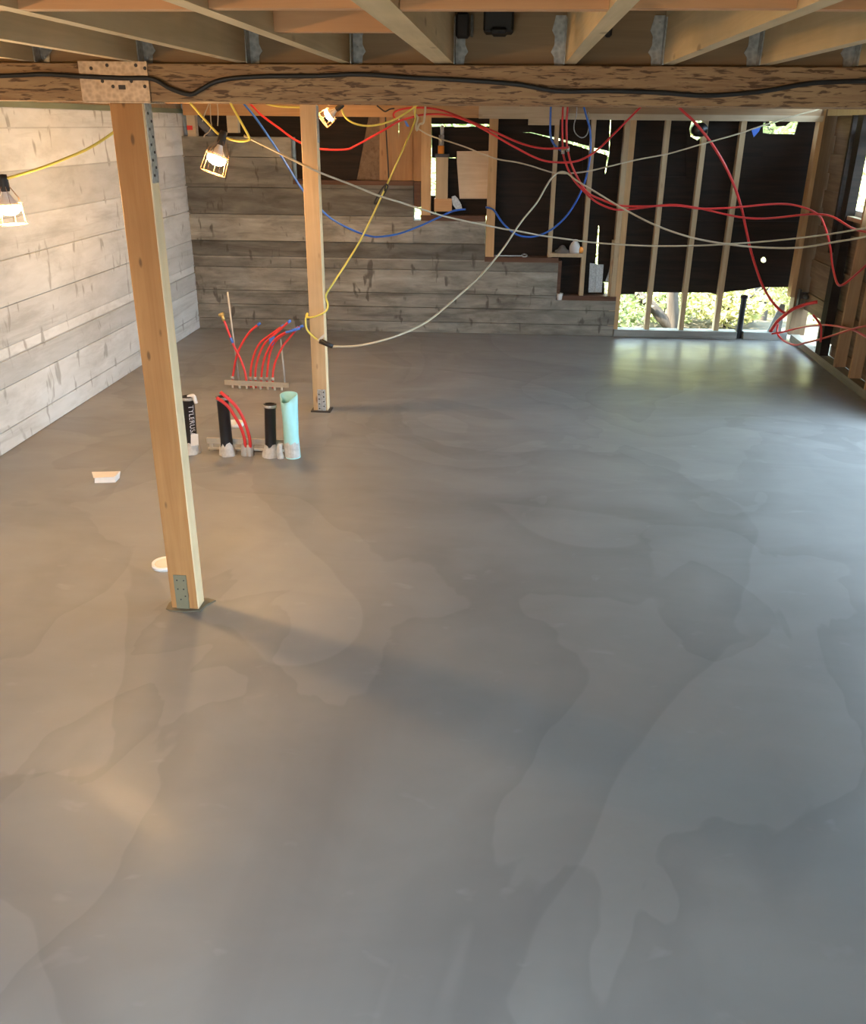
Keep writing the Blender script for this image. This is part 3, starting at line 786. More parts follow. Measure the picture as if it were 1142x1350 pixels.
pex([(1017.5, 440), (1031, 438), (1055, 432), (1075.4, 429), (1091, 428.5), (1109.5, 431), (1126.5, 435.6), (1142, 444), (1160, 455)], [10.4, 10.35, 10.1, 9.65, 9.3, 8.95, 8.6, 8.25, 7.9], 'upper red tube arching low across the right corner studs')
pex([(1026, 427), (1025, 439), (1033, 449), (1048, 454.7), (1062, 452), (1082, 447), (1102.6, 440.7), (1123, 434), (1142, 429.7), (1160, 426)], [10.4, 10.4, 10.3, 10.05, 9.8, 9.4, 9.0, 8.65, 8.35, 8.1], 'lower red tube looping almost to the floor at the right corner')
pex([(1072, 415), (1079, 424), (1083, 433), (1082, 451)], 9.35, 'short red tube bend joining the two loops at the right corner')
pex([(322.5, 138), (336, 154), (352, 177), (370, 204), (388.5, 234), (394, 243), (408, 262), (424, 277), (438.7, 289.5), (464, 303), (486.5, 311), (502.5, 312), (527.5, 307.7), (555, 297.4), (577.7, 287), (598, 278), (614, 276)], [9.5]*10+[9.8, 10, 10.2, 10.35, 10.45, 10.55, 10.6], 'blue tube passing behind the far post and sagging before the concrete steps', 'blue', extra0=(-0.04, 0, 0.05))
pex([(641, 273.4), (651, 277), (662.7, 293.6), (677, 306.6), (691, 312), (707.7, 311), (726.7, 303), (745.6, 286.5), (760, 265), (770.5, 241.4), (776.5, 217.7), (779, 191.6), (777.7, 170), (772, 149)], [10.58, 10.5]+[10.4]*12, 'blue tube sagging in a deep curve in front of the middle studs', 'blue', extra1=(-0.03, 0, 0.09))
pex([(726, 150), (726, 178), (731, 191), (741, 199)], 10.32, 'short blue tube running down into the tube junction', 'blue', 0.011, extra0=up)
line('hanging_wire', [(760, 152), (757, 165), (758, 174), (764, 180.5), (770, 181), (775, 175), (777, 160), (776, 148)], 10.5, 0.006, 'galv', 'thin grey wire loop high between the middle studs', 'wire', 6, extra0=up)
jn = thing('tube_junction', 'metal crimp junction where red tubes hang below the beam', 'fitting', W(745, 198, 10.28))
for (x, y, Y) in ((742.3, 200, 10.3), (748.7, 197, 10.27)):
    MB().tube([W(x, y-4, Y), W(x, y+3, Y)], 0.019, 10, False).build('crimp_ring', M['galv'], jn, True)
MB().tube([W(740, 197, 10.29), W(751, 195, 10.28)], 0.015, 8, False).build('tee_body', M['brass'], jn, True)

# ---- strut rail with red tube stubs (far group)
def rail(a, b, zc, label, slots=9, feet=True):
    a = Vector((a[0], a[1], zc)); b = Vector((b[0], b[1], zc))
    t = thing('pipe_rail', label, 'rail', ((a.x+b.x)/2, (a.y+b.y)/2, 0))
    d = (b-a); L = d.length; d.normalize(); nrm = Vector((-d.y, d.x, 0))
    m = MB(Matrix((d.to_4d(), nrm.to_4d(), (0, 0, 1, 0), (0, 0, 0, 1))).transposed())
    m.M.translation = a
    for k in range(4): m.M[3][k] = 1.0 if k == 3 else 0.0
    # U channel face with real slots: bars above, below and between the slots
    m.box(0, L, -0.010, -0.007, 0.012, 0.022); m.box(0, L, -0.010, -0.007, -0.022, -0.012)
    p = L/slots
    for k in range(slots+1):
        w_ = 0.016
        m.box(max(0, k*p-w_), min(L, k*p+w_), -0.010, -0.007, -0.012, 0.012)
    m.box(0, L, -0.010, 0.010, 0.019, 0.022); m.box(0, L, -0.010, 0.010, -0.022, -0.019)
    m.box(0, L, 0.007, 0.010, -0.022, 0.022)
    m.build('channel', M['rail'], t)
    return t, a, d, L
rt, ra, rd, rL = rail(G(297, 511).to_tuple()[:2], G(381, 515).to_tuple()[:2], 0.052, 'slotted metal rail low on the floor holding the far row of red tubes')
for k in range(8):
    q = ra+rd*(rL*(0.12+0.11*k))
    MB().tube([(q.x, q.y-0.004, 0.0), (q.x, q.y-0.004, 0.032)], 0.011, 8, False).build('foot', M['rail'], rt, True)
Y1 = 7.985
stubs = [
    ([(306.5, 503), (308, 490), (312, 470), (318, 455), (329, 438), (340, 428.5)], 'far red tube stub crossing its neighbour, bent right with a blue tip', True),
    ([(330, 503), (331, 506), (331.5, 500), (336, 500)], None, False),
    ([(330.5, 503), (331, 485), (336, 465), (343, 452), (355, 442.5), (371, 431)], 'far red tube stub third in the row, blue tape at its bend', True),
    ([(337, 503), (337, 488), (341, 470), (349, 453), (363, 440), (380, 425)], 'far red tube stub fourth in the row, reaching highest right', True),
    ([(344.5, 503), (346, 485), (351, 466), (362, 448), (377, 438), (391, 434)], 'far red tube stub fifth in the row, arched low to the right', True),
    ([(352, 503), (353, 485), (357, 462), (366, 447), (380, 438), (396, 431)], 'far red tube stub sixth in the row, arched to the far right', True),
    ([(359.5, 503), (361, 485), (366, 470), (374, 455), (382, 445), (391, 434)], 'far red tube stub last in the row beside the short rod', True),
]
dy = [0.0, 0, 0.03, 0.0, -0.02, 0.03, 0.05]
for (pts, lab, tip), e in zip(stubs, dy):
    if not lab: continue
    q = W(*pts[0], Y1)
    t = thing('tube_stub', lab, 'tube', (q.x, Y1, 0), 'red tube stubs in the far rail')
    P = [Vector((q.x, Y1, 0.0))]+[W(x, y, Y1+e*i/5) for i, (x, y) in enumerate(pts)]
    MB().tube(P, 0.0105, 8, True, 5).build('tube', M['red'], t, True)
    dd = (P[-1]-P[-2]).normalized()
    MB().tube([P[-1]-dd*0.002, P[-1]+dd*0.03], 0.0125, 8, False).build('taped_tip', M['btape'], t, True)
    MB().tube([(q.x, Y1, 0.075), (q.x, Y1, 0.105)], 0.018, 10, False).build('collar', M['galv'], t, True)
    if 'third' in lab:
        MB().tube([W(356, 448, Y1+0.01), W(361, 443, Y1+0.015)], 0.017, 8, False).build('tape_wrap', M['btape'], t, True)
        a = W(356, 446, Y1); MB().prism([(a.x-0.005, a.z+0.0), (a.x+0.05, a.z+0.03), (a.x+0.045, a.z-0.03), (a.x+0.02, a.z-0.065), (a.x-0.005, a.z-0.05)], Y1-0.016, Y1-0.013).build('tape_flag', M['btape'], t)
    if 'fifth' in lab:
        MB().tube([P[-2], P[-1]], 0.013, 8, False).build('tape_wrap', M['btape'], t, True)
pts = [(325, 503), (323, 490), (317, 473), (308, 455), (301, 437), (295, 421)]
q = W(*pts[0], Y1-0.01)
t = thing('tube_stub', 'far red tube stub leaning left with a brass fitting on top', 'tube', (q.x, Y1-0.01, 0), 'red tube stubs in the far rail')
P = [Vector((q.x, Y1-0.01, 0))]+[W(x, y, Y1-0.02) for x, y in pts]
MB().tube(P, 0.0105, 8, True, 5).build('tube', M['red'], t, True)
MB().tube([W(307, 452, Y1-0.02), W(304, 445, Y1-0.02)], 0.0135, 8, False).build('tape_wrap', M['btape'], t, True)
MB().tube([W(295.5, 423, Y1-0.02), W(293, 416, Y1-0.02)], 0.015, 10, False).build('brass_fitting', M['brass'], t, True)
MB().tube([W(289, 416, Y1-0.02), W(295, 413.5, Y1-0.02)], 0.016, 10, False).build('brass_cap', M['brass'], t, True)
def rod(a, b, Y, r, label, tip=False):
    o = MB().tube([W(*a, Y) if a[1] < 480 else Vector((W(*a, Y).x, Y, 0)), W(*b, Y)], r, 8, False).build('steel_rod', M['rod'], smooth=True)
    return tag(o, label, 'rod')
rod((316, 508), (300, 385), Y1+0.03, 0.0085, 'tall leaning steel rod at the left of the far rail')
rod((376, 508), (370, 447), Y1+0.03, 0.008, 'short steel rod at the right end of the far rail')

# ---- near group: rail, black pipes, two red tubes, pale green pipe
Y2 = 6.17
rt2, ra, rd, rL = rail((G(269, 600).x, 6.21), (G(378, 600).x, 6.23), 0.085, 'slotted metal rail tying the near black pipes together', 7)
MB().tube([(ra.x, 6.23, 0.014), (ra.x+rL, 6.245, 0.014)], 0.012, 8, False).build('lower_rod', M['rail'], rt2, True)
for f in (0.04, 0.55, 0.97):
    q = ra+rd*(rL*f); MB().box(q.x-0.012, q.x+0.012, q.y+0.011, q.y+0.02, 0.0, 0.066).build('foot', M['rail'], rt2)
def black_pipe(bx, by, top, r, label, text=None):
    b = Vector((bx, by, 0.0)); tp = Vector(top)
    t = thing('drain_pipe', label, 'pipe', b, 'black drain pipe stubs')
    ax = (tp-b); H = ax.length; ax.normalize()
    body = MB().lathe([(r, 0.0), (r, H-0.035), (r*1.12, H-0.03), (r*1.12, H), (r*0.86, H), (r*0.82, H-0.08)], b, ax, 24).build('pipe_body', M['iron'], t, True)
    MB().lathe([(r*1.14, H-0.03), (r*1.2, H-0.026), (r*1.2, H-0.012), (r*1.14, H-0.008)], b, ax, 24).build('clamp_band', M['galv'], t, True)
    # ragged cement-stained wrap at the foot
    n = 20; vs = []; rg = random.Random(int(bx*1000))
    for j, (rr_, h) in enumerate(((1.45, 0.0), (1.40, 0.03), (1.22, 0.06), (1.06, 0.085))):
        for k in range(n):
            a = 2*math.pi*k/n; q = rr_*r*(1+rg.uniform(-.08, .08))
            hh = h+(rg.uniform(-.02, .02) if j in (2, 3) else 0)
            vs.append((b.x+ax.x*hh+q*math.cos(a), b.y+q*math.sin(a), max(0, hh)))
    fs = [(j*n+k, j*n+(k+1) % n, (j+1)*n+(k+1) % n, (j+1)*n+k) for j in range(3) for k in range(n)]
    MB().add(vs, fs).build('foot_wrap', M['white'], t, True)
    return t, body, b, ax, H
tp = W(247.5, 522, 6.20)
pb = black_pipe(-2.335, 6.16, tp, 0.046, 'black drain pipe with white lettering, half hidden behind the near post')
# lettering printed down the pipe
fc = bpy.data.curves.new('lettering', 'FONT'); fc.body = 'TYLERUSA'; fc.size = 0.052; fc.space_character = 1.12
fo = bpy.data.objects.new('lettering', fc); COL.objects.link(fo)
dg = bpy.context.evaluated_depsgraph_get()
me = bpy.data.meshes.new_from_object(fo.evaluated_get(dg))
bpy.data.objects.remove(fo)
wd = max(v.co.x for v in me.vertices)
t, body, b, ax, H = pb
for v in me.vertices:
    s = v.co.x/wd; a = (v.co.y-0.018)/0.046
    h = H-0.06-s*(H-0.20)
    base = b+ax*h
    ang = -math.pi/2+0.72+a        # facing the room
    v.co = base+Vector((math.cos(ang), math.sin(ang), 0))*0.0500
me.materials.append(M['paint'])
o = bpy.data.objects.new('lettering', me); COL.objects.link(o); o.parent = body
o['label'] = 'white block capitals TYLERUSA'
body_par = t
o.matrix_parent_inverse = body.matrix_world.inverted() @ Matrix.Identity(4)
o.matrix_parent_inverse = Matrix.Identity(4)
q = W(256, 580, 6.10)
MB().prism([(q.x-0.03, q.z-0.05), (q.x+0.03, q.z-0.04), (q.x+0.035, q.z+0.05), (q.x-0.02, q.z+0.045)], 6.098, 6.10).build('paper_tag', M['wplast'], t)
MB().box(0, 0, 0, 0, 0, 0)
MB().tube([tp+Vector((0.01, -0.02, 0.0)), tp+Vector((0.055, -0.03, 0.01)), tp+Vector((0.07, -0.03, -0.045))], 0.014, 6).build('cap_tape', M['wplast'], t, True)
black_pipe(-2.055, 6.15, W(293, 522, 6.21), 0.044, 'black drain pipe behind the two red tubes, wrapped white at its foot')
black_pipe(-1.725, 6.15, W(356, 532, 6.19), 0.042, 'black drain pipe next to the pale green pipe')
for pts, lab in (([(324, 592), (322, 577), (317, 562), (309, 548), (300, 535), (285.5, 524)], 'left of the two near red tubes arching over the black pipe'),
                 ([(330, 592), (329, 577), (324, 560), (318, 546), (308, 532), (290.5, 516.5)], 'right of the two near red tubes arching over the black pipe')):
    q = W(*pts[0], Y2)
    t = thing('tube_stub', lab, 'tube', (q.x, 6.15, 0), 'near red tube stubs')
    P = [Vector((q.x, 6.15, 0))]+[W(x, y, 6.14-0.012*i) for i, (x, y) in enumerate(pts)]
    MB().tube(P, 0.0125, 8, True, 5).build('tube', M['red'], t, True)
    MB().lathe([(0.030, 0.0), (0.030, 0.06), (0.024, 0.085), (0.016, 0.09)], (q.x, 6.15, 0), (0, 0, 1), 12).build('sleeve', M['rod'], t, True)
# pale green pipe with a squashed cut top
t = thing('sewer_pipe', 'pale green plastic pipe with a squashed open top and white label', 'pipe', (-1.56, 6.15, 0))
vs = []; n = 28
bq = Vector((-1.555, 6.15, 0)); tq = W(379, 523, 6.19)
rows = 9
for wall in (0, 1):
    for j in range(rows):
        f = j/(rows-1); c = bq.lerp(tq, f)
        for k in range(n):
            a = 2*math.pi*k/n
            r = 0.056-0.006*wall
            s = max(0, (f-0.35)/0.65)
            # towards the top the round section turns into a rounded triangle
            tri = 1+0.28*s*math.cos(3*(a-math.radians(20)))
            x = r*tri*math.cos(a)*(1+0.06*s); y = r*tri*math.sin(a)
            zz = 0.0
            if j == rows-1: zz = 0.030*math.sin(a)+0.008*math.cos(a)
            vs.append((c.x+x, c.y+y, c.z+zz))
fs = []
for wall in (0, 1):
    o_ = wall*rows*n
    for j in range(rows-1):
        for k in range(n):
            q4 = (o_+j*n+k, o_+j*n+(k+1) % n, o_+(j+1)*n+(k+1) % n, o_+(j+1)*n+k)
            fs.append(q4 if wall == 0 else q4[::-1])
for k in range(n):
    fs.append(((rows-1)*n+k, (rows-1)*n+(k+1) % n, rows*n+(rows-1)*n+(k+1) % n, rows*n+(rows-1)*n+k))
MB().add(vs, fs).build('pipe_body', M['cyan'], t, True)
lbl = MB(); vv = []
for j, h in enumerate((0.01, 0.06, 0.12)):
    for k in range(10):
        a = -math.pi*0.98+k*math.pi*0.9/9
        c = bq.lerp(tq, h/tq.z)
        vv.append((c.x+0.0585*math.cos(a), c.y+0.0585*math.sin(a), h+(0.012*math.sin(k*2.1) if j == 2 else 0)))
lbl.add(vv, [(j*10+k, j*10+k+1, (j+1)*10+k+1, (j+1)*10+k) for j in range(2) for k in range(9)]).build('paper_label', M['white'], t)
MB().tube([(-1.64, 6.12, 0.0), (-1.645, 6.11, 0.06), (-1.635, 6.11, 0.12)], [0.03, 0.016], 9).build('foot_wrap', M['white'], t, True)

# ---- small things on the floor
q = G(141, 634)
t = thing('foil_packet', 'small flat white packet lying alone on the slab near the left wall', 'packet', q)
vs = [(-.075, -.035, .0), (.065, -.035, .0), (.075, .05, .0), (-.085, .05, .0), (-.07, -.035, .038), (.068, -.034, .042), (.085, .06, .048), (-.105, .055, .046)]
ang = 0.18
vs = [(q.x+x*math.cos(ang)-y*math.sin(ang), q.y+x*math.sin(ang)+y*math.cos(ang), z_) for x, y, z_ in vs]
MB().add(vs, [(3,2,1,0), (4,5,6,7), (0,1,5,4), (1,2,6,5), (2,3,7,6), (3,0,4,7)]).build('packet_body', M['wplast'], t)
vs = [(-.075, -.04, .0405), (.06, -.04, .0440), (.075, .05, .051), (-.11, .058, .0485)]
vs = [(q.x+x*math.cos(ang)-y*math.sin(ang), q.y+x*math.sin(ang)+y*math.cos(ang), z_) for x, y, z_ in vs]
MB().add(vs+[(a, b_, c-0.002) for a, b_, c in vs], [(0,1,2,3), (7,6,5,4), (0,4,5,1), (1,5,6,2), (2,6,7,3), (3,7,4,0)]).build('packet_top', M['cream'], t)
q = G(219, 746)
t = thing('drain_cover', 'round white cover on the slab just behind the near post', 'cover', q)
MB().lathe([(0, 0.016), (0.066, 0.020), (0.070, 0.024), (0.076, 0.024), (0.077, 0.0), (0, 0.0)], q, (0, 0, 1), 28).build('cover_rim', M['wplast'], t, True)
MB().lathe([(0, 0.021), (0.055, 0.0215), (0.060, 0.0205), (0.060, 0.016)], q, (0, 0, 1), 28).build('cover_disc', M['cream'], t, True)
q = G(310, 561)
t = thing('drain_cover', 'round white fitting on the slab behind the near black pipes', 'cover', q)
MB().lathe([(0.05, 0.0), (0.072, 0.0), (0.070, 0.03), (0.062, 0.035), (0.05, 0.03), (0.045, 0.008), (0.0, 0.008)], q, (0, 0, 1), 26).build('cover_ring', M['wplast'], t, True)

# ---- things among the back wall framing
def bthing(name, label, cat, px, py, d, group=None): return thing(name, label, cat, B3(px, py, d), group)
t = bthing('jack_post', 'short timber prop with a screw jack on top, standing on an orange block', 'post', 584, 279, 0.05)
def bp_(name, mat, px0, px1, py0, py1, d0, d1, par):
    u0, z0 = PB(px0, py1, d0); u1, z1 = PB(px1, py0, d0)
    return MB(BWM).box(u0, u1, d0, d1, z0, z1).build(name, M[mat], par)
bp_('base_block', 'rim', 572.6, 595.8, 262.3, 278.7, 0.0, 0.12, t)
bp_('timber_prop', 'stud', 574.2, 590.8, 207.5, 262, 0.01, 0.11, t)
bp_('jack_base', 'hole', 574, 592, 203, 207.3, 0.0, 0.11, t)
def cylz(px, py0, py1, r, d, name, mat, par):
    u, z0 = PB(px, py1, d); _, z1 = PB(px, py0, d)
    MB(BWM).lathe([(0, z0), (r, z0), (r, z1), (0, z1)], (u, d, 0), (0, 0, 1), 14).build(name, M[mat], par, True)
cylz(581.5, 192, 203, 0.036, 0.05, 'jack_collar', 'orange', t)
cylz(582, 178, 192, 0.030, 0.05, 'jack_body', 'galv', t)
cylz(583, 165, 178, 0.020, 0.05, 'jack_screw', 'galv', t)
pn = MB(BWM).prism([PB(602.5, 199.5, 0.115), PB(646, 199, 0.115), PB(646, 262, 0.115), PB(606, 262, 0.115), PB(602.5, 214, 0.115)], 0.115, 0.135).build('plywood_panel', M['ply'])
tag(pn, 'pale plywood panel fixed beside the orange stud, right of the jack post', 'panel')
fl_ = MB(BWM).prism([PB(595.5, 259.5, 0.03), PB(600, 258, 0.03), PB(604, 262, 0.03), PB(608.5, 270, 0.03), PB(609.5, 276.5, 0.03), PB(603, 277.5, 0.03), PB(597, 270, 0.03)], 0.02, 0.05).build('metal_bracket', M['galv'])
tag(fl_, 'grey bent metal bracket beside the orange block of the jack post', 'bracket')
# items on the little shelf
u, zz = PB(758, 328.5, 0.05); b = BWM @ Vector((u, 0.06, 0.946))
jg = MB().lathe([(0, 0), (0.055, 0.0), (0.062, 0.02), (0.062, 0.07), (0.045, 0.11), (0.028, 0.125), (0.028, 0.15), (0, 0.15)], b, (0, 0, 1), 18).build('white_jug', M['wplast'], smooth=True)
tag(jg, 'cream plastic jug on the small shelf between the studs', 'jug')
b = BWM @ Vector((PB(766, 326, 0.05)[0], 0.05, 0.946))
rb = MB().lathe([(0, 0), (0.024, 0.003), (0.036, 0.02), (0.038, 0.04), (0.03, 0.062), (0.012, 0.072), (0, 0.073)], b, (0, 0, 1), 16).build('tape_ball', M['orange'], smooth=True)
tag(rb, 'small orange ball-shaped object next to the cream jug', 'ball')
b = BWM @ Vector((PB(742, 327, 0.05)[0], 0.07, 0.946))
rg = MB().lathe([(0, 0.0), (0.09, 0.0), (0.085, 0.025), (0.055, 0.04), (0.03, 0.075), (0.01, 0.085), (0, 0.085)], b, (0, 0, 1), 9).build('crumpled_rag', m_plain('grey_cloth', (0.16, 0.14, 0.12), 0.9, 0, 0.4, 20), smooth=True)
tag(rg, 'crumpled dark rag on the small shelf left of the jug', 'rag')
t = bthing('wrench', 'steel wrench lying on the dark sill left of the small shelf', 'wrench', 675, 332, 0.02)
a = BWM @ Vector((PB(654, 330, 0.0)[0], 0.03, 0.905)); c = BWM @ Vector((PB(688, 330, 0.0)[0], 0.03, 0.908))
MB().bar(a, c, 0.014, 0.010).build('handle', M['galv'], t)
MB().tube([c+Vector((0.035+0.03*math.cos(k*math.pi/6), 0.022*math.sin(k*math.pi/6), 0.005+0.012*math.sin(k*math.pi/6))) for k in range(12)], 0.008, 6, False, closed=True).build('ring_end', M['galv'], t, True)
u = PB(746.5, 392, -0.02)[0]; zb = PB(746.5, 394, -0.02)[1]
b = BWM @ Vector((0.61, 0.02, 0.4155))
cp = MB().lathe([(0, 0.0), (0.03, 0.0), (0.040, 0.075), (0.036, 0.075), (0.027, 0.006), (0, 0.006)], b, (0, 0, 1), 16).build('paper_cup', M['wplast'], smooth=True)
tag(cp, 'small white cup on the lowest concrete step', 'cup')
t = bthing('sheet_metal_duct', 'bent galvanised sheet metal standing on the lowest sill between studs', 'duct', 786, 386, 0.1)
d0 = 0.08
def sm(pix, name, d0, d1): return MB(BWM).prism([PB(x, y, d0) for x, y in pix], d0, d1).build(name, M['galv'], t)
sm([(778, 347), (787, 348), (784.5, 385.5), (776, 385.5)], 'left_face', 0.09, 0.10)
sm([(787.2, 349), (796, 349), (793.5, 385.5), (784.7, 385.5)], 'right_face', 0.075, 0.10)
lb = MB(BWM).prism([PB(806, 340, 0.1), PB(809.5, 340, 0.1), PB(808, 370.5, 0.1), PB(798.5, 370.5, 0.1), PB(803, 358, 0.1)], 0.10, 0.115).build('flashing_offcut', M['galv'])
tag(lb, 'tapered pale metal offcut leaning on the double stud', 'offcut')
vp = MB(BWM).lathe([(0.035, 0), (0.035, 0.46), (0.044, 0.465), (0.044, 0.50), (0.028, 0.50), (0.028, 0.42)], (PB(974.5, 441, -0.0)[0]+0.01, 0.045, 0.002), (0, 0, 1), 14).build('vent_pipe', M['iron'], smooth=True)
tag(vp, 'upright black pipe standing in the gap of the bottom plate before the garden', 'pipe')
vp = MB(BWM).lathe([(0.0, -0.22), (0.072, -0.22), (0.072, 0.06), (0.055, 0.06), (0.055, -0.2), (0, -0.2)], (PB(918.5, 171, 0.16)[0], 0.16, PB(918.5, 171, 0.16)[1]), (0, 1, 0), 18).build('wall_pipe', M['iron'], smooth=True)
vp.location = (0, 0, 0)
tag(vp, 'black pipe end poking through the round bright hole in the sheathing', 'pipe')
# lag of a metal bracket at the corner
t = bthing('hold_down_bracket', 'dark metal hold-down bracket on the corner post above the garden gap', 'bracket', 1064, 387, -0.05)
MB(BWM).box(3.34, 3.46, -0.10, -0.025, 0.50, 0.56).box(3.34, 3.36, -0.1, -0.03, 0.40, 0.6).build('plate', M['hole'], t)
MB(BWM).lathe([(0, 0), (0.025, 0), (0.025, 0.08), (0, 0.08)], (3.40, -0.10, 0.53), (0, -1, 0), 8).build('bolt', M['hole'], t, True)
gw = MB(BWM).prism([(3.08, 0.086), (3.24, 0.086), (3.24, 0.40), (3.19, 0.42)], 0.02, 0.04).build('grey_wedge', M['gplate'])
tag(gw, 'grey tapered board leaning on the corner post in the garden gap', 'board')
# dark fittings in the middle joist bay
t = thing('pipe_fitting', 'black plastic pipe fitting up in the middle joist bay', 'fitting', W(656, 43, 3.7))
def by(px0, px1, py0, py1, y0, y1, name, mat, par):
    a = W(px0, py1, y0); b_ = W(px1, py0, y0)
    MB().box(a.x, b_.x, y0, y1, a.z, b_.z).build(name, M[mat], par, bevel=0.008)
by(637, 678, 12, 42, 3.74, 3.868, 'box_body', 'black', t)
by(647, 669, 36, 44, 3.72, 3.868, 'hub', 'black', t)
t = thing('cable_clamp', 'dark bracket with a bright metal strip beside the doubled joist', 'bracket', W(610, 50, 3.8))
by(600.5, 619, 16, 50, 3.82, 3.868, 'plate', 'hole', t)
by(620, 624.5, 18, 49, 3.84, 3.868, 'strip', 'galv', t)
t = thing('cable_clamp', 'dark square bracket on the header right of the middle joist', 'bracket', W(803, 45, 3.85))
by(797, 809, 22, 49, 3.845, 3.868, 'plate', 'hole', t)

# ================================================================== OUTSIDE
gr = MB()
nx, ny = 24, 26
X0, X1, Yg0, Yg1 = -14, 22, -14, 34
rg = random.Random(5)
def gz(x, y):
    z = -0.16
    if y > 11: z -= 0.10*(y-11)
    z += 0.10*math.sin(x*1.3+y*0.7)*(1 if y > 11.5 else 0)
    return max(z, -2.2)
vs = []; nx, ny = 72, 96
for j in range(ny+1):
    for i in range(nx+1):
        x = X0+(X1-X0)*i/nx; y = Yg0+(Yg1-Yg0)*j/ny
        vs.append((x, y, gz(x, y)))
gr.add(vs, [(j*(nx+1)+i, j*(nx+1)+i+1, (j+1)*(nx+1)+i+1, (j+1)*(nx+1)+i) for j in range(ny) for i in range(nx)])
g = gr.build('ground', M['soil'], smooth=True)
struct(g, 'leafy garden slope outside')

def leaves(m, c, rx, ry, rz, n, size, rg):
    for _ in range(n):
        while True:
            p = Vector((rg.uniform(-1, 1), rg.uniform(-1, 1), rg.uniform(-1, 1)))
            if 0.25 < p.length < 1: break
        q = Vector((c[0]+p.x*rx, c[1]+p.y*ry, c[2]+p.z*rz))
        a = Vector((rg.uniform(-1, 1), rg.uniform(-1, 1), rg.uniform(-0.5, 0.8))).normalized()
        s = a.cross(Vector((rg.uniform(-1, 1), rg.uniform(-1, 1), rg.uniform(-1, 1)))).normalized()
        l = size*rg.uniform(0.6, 1.3)
        m.add([q, q+a*l*0.5+s*l*0.28, q+a*l, q+a*l*0.5-s*l*0.28], [(0, 1, 2, 3)])
def shrub(x, y, r, h, mat, label, n=1500, size=0.10, base=None):
    z = gz(x, y) if base is None else base
    rg = random.Random(int(x*77+y*31))
    t = thing('garden_shrub', label, 'shrub', (x, y, z), 'shrubs behind the house')
    s = MB()
    for k in range(5):
        a = rg.uniform(0, 6.28); d = r*0.6
        s.tube([(x, y, z-0.02), (x+d*0.3*math.cos(a), y+d*0.3*math.sin(a), z+h*0.4), (x+d*math.cos(a), y+d*math.sin(a), z+h*0.8)], [0.022, 0.008], 6)
    s.build('stems', M['bark'], t, True)
    m = MB(); leaves(m, (x, y, z+h*0.52), r, r, h*0.5, n, size, rg)
    f = m.build('foliage', M[mat], t); f['kind'] = 'stuff'
shrub(1.2, 12.6, 0.75, 0.75, 'leaf', 'low green shrub outside at the left of the garden gap', 1700)
shrub(2.35, 13.6, 0.8, 0.8, 'leaf', 'green shrub outside behind the leaning trunk', 1700)
shrub(3.1, 12.9, 0.55, 0.6, 'leafy', 'small yellow shrub outside in the middle of the garden gap', 1100)
shrub(3.9, 14.4, 0.9, 1.0, 'leafy', 'yellow leafy shrub outside behind the pale trunk', 1900)
shrub(5.0, 13.6, 0.8, 1.0, 'leafy', 'yellow shrub outside at the right of the garden gap', 1700)
shrub(0.6, 16.0, 1.5, 1.6, 'leaf', 'large green bush far behind on the left', 2200, 0.14)
shrub(3.2, 17.0, 1.6, 1.5, 'leafy', 'large yellow bush far behind in the middle', 2200, 0.14)
shrub(6.0, 17.0, 1.7, 1.8, 'leafy', 'large yellow bush far behind on the right', 2200, 0.14)
shrub(-0.9, 13.2, 0.9, 2.4, 'leaf', 'tall green bush outside behind the jack post', 1900, 0.12)
shrub(6.6, 14.6, 1.5, 3.2, 'leafy', 'tall yellow bush seen through the right wall window', 2600, 0.14)
def tree(pts, r, label, crown=None):
    b = Vector(pts[0])
    t = thing('garden_tree', label, 'tree', b, 'trees behind the house')
    MB().tube(pts, r, 10, True, 6).build('trunk', M['bark'], t, True)
    rg = random.Random(int(b.x*100))
    tip = Vector(pts[-1])
    m = MB(); leaves(m, (tip.x, tip.y, tip.z), 1.2, 1.2, 0.9, 1200, 0.13, rg)
    f = m.build('foliage', M['leaf'], t); f['kind'] = 'stuff'
    return t
Yt = 12.6
a = W(886, 436, Yt)
t = tree([(a.x+0.02, Yt, gz(a.x, Yt)-0.05), W(888, 425, Yt), W(887, 390, Yt), W(890, 300, Yt), W(893, 200, Yt), W(880, 90, Yt+0.3)], [0.10, 0.05], 'forked grey tree outside the garden gap')
MB().tube([W(886, 433, Yt), W(872, 418, Yt), W(858, 402, Yt+0.02), W(838, 385, Yt+0.05), W(800, 340, Yt+0.3)], [0.085, 0.05], 9).build('branch', M['bark'], t, True)
Yt = 13.2
a = W(985, 436, Yt)
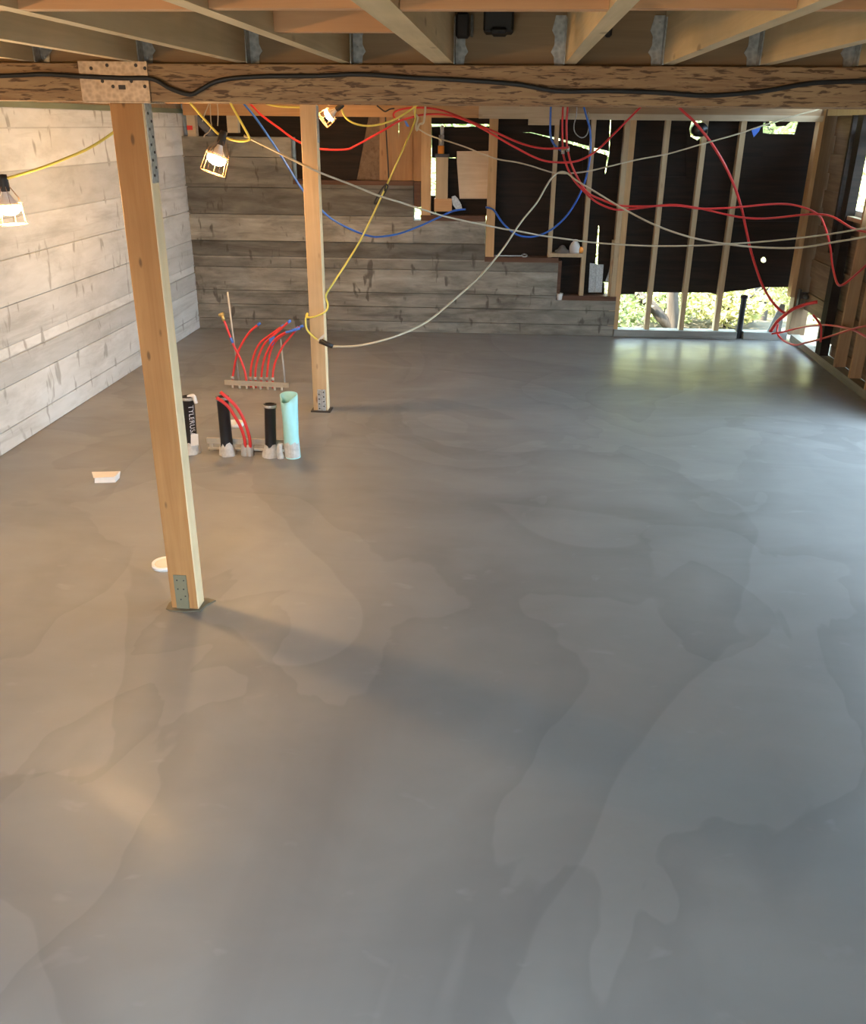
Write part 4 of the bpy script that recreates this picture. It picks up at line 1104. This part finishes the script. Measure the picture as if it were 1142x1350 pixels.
tree([(a.x, Yt, gz(a.x, Yt)-0.05), W(986, 425, Yt), W(991, 385, Yt), W(1000, 300, Yt), W(1010, 120, Yt)], [0.085, 0.06], 'pale straight tree trunk outside right of the black pipe')
Yt = 13.6
a = W(1003, 436, Yt)
tree([(a.x, Yt, gz(a.x, Yt)-0.05), W(1005, 425, Yt), W(1008, 402, Yt), W(1000, 385, Yt), W(985, 330, Yt), W(980, 120, Yt)], [0.06, 0.04], 'thin crooked tree outside near the right corner')
def big_tree(x, y, h, r, mat, label):
    z = gz(x, y); rg = random.Random(int(x*13+y*7))
    t = thing('garden_tree', label, 'tree', (x, y, z), 'trees behind the house')
    MB().tube([(x, y, z-0.05), (x+0.1, y, z+h*0.5), (x-0.1, y+0.1, z+h*0.95)], [0.16, 0.06], 9).build('trunk', M['bark'], t, True)
    m = MB(); leaves(m, (x, y, z+h*0.58), r, r*0.7, h*0.45, 3400, 0.30, rg)
    f = m.build('foliage', M[mat], t); f['kind'] = 'stuff'
big_tree(-3.2, 19.5, 7.5, 2.5, 'leaf', 'tall broad green tree at the back left of the garden')
big_tree(1.0, 21.0, 8.0, 2.6, 'leaf', 'tall broad tree at the back of the garden behind the forked trunk')
big_tree(5.2, 20.5, 8.0, 2.6, 'leafy', 'tall yellow-green tree at the back of the garden behind the pale trunk')
big_tree(9.6, 18.0, 7.0, 2.5, 'leafy', 'tall yellow-green tree at the right of the garden')
# grassy slope added beyond the trees to block the low sky
hs = MB(); vs = []; nx, ny = 40, 16
rg = random.Random(9)
for j in range(ny+1):
    for i in range(nx+1):
        x = -24+60*i/nx; f = j/ny
        vs.append((x, 23+22*f+rg.uniform(-.4, .4), -2.6+11.5*f**0.9+rg.uniform(-.25, .25)))
hs.add(vs, [(j*(nx+1)+i, j*(nx+1)+i+1, (j+1)*(nx+1)+i+1, (j+1)*(nx+1)+i) for j in range(ny) for i in range(nx)])
struct(hs.build('sky_block_slope', M['grass'], smooth=True), 'added grassy slope far behind the garden, blocking the low sky')
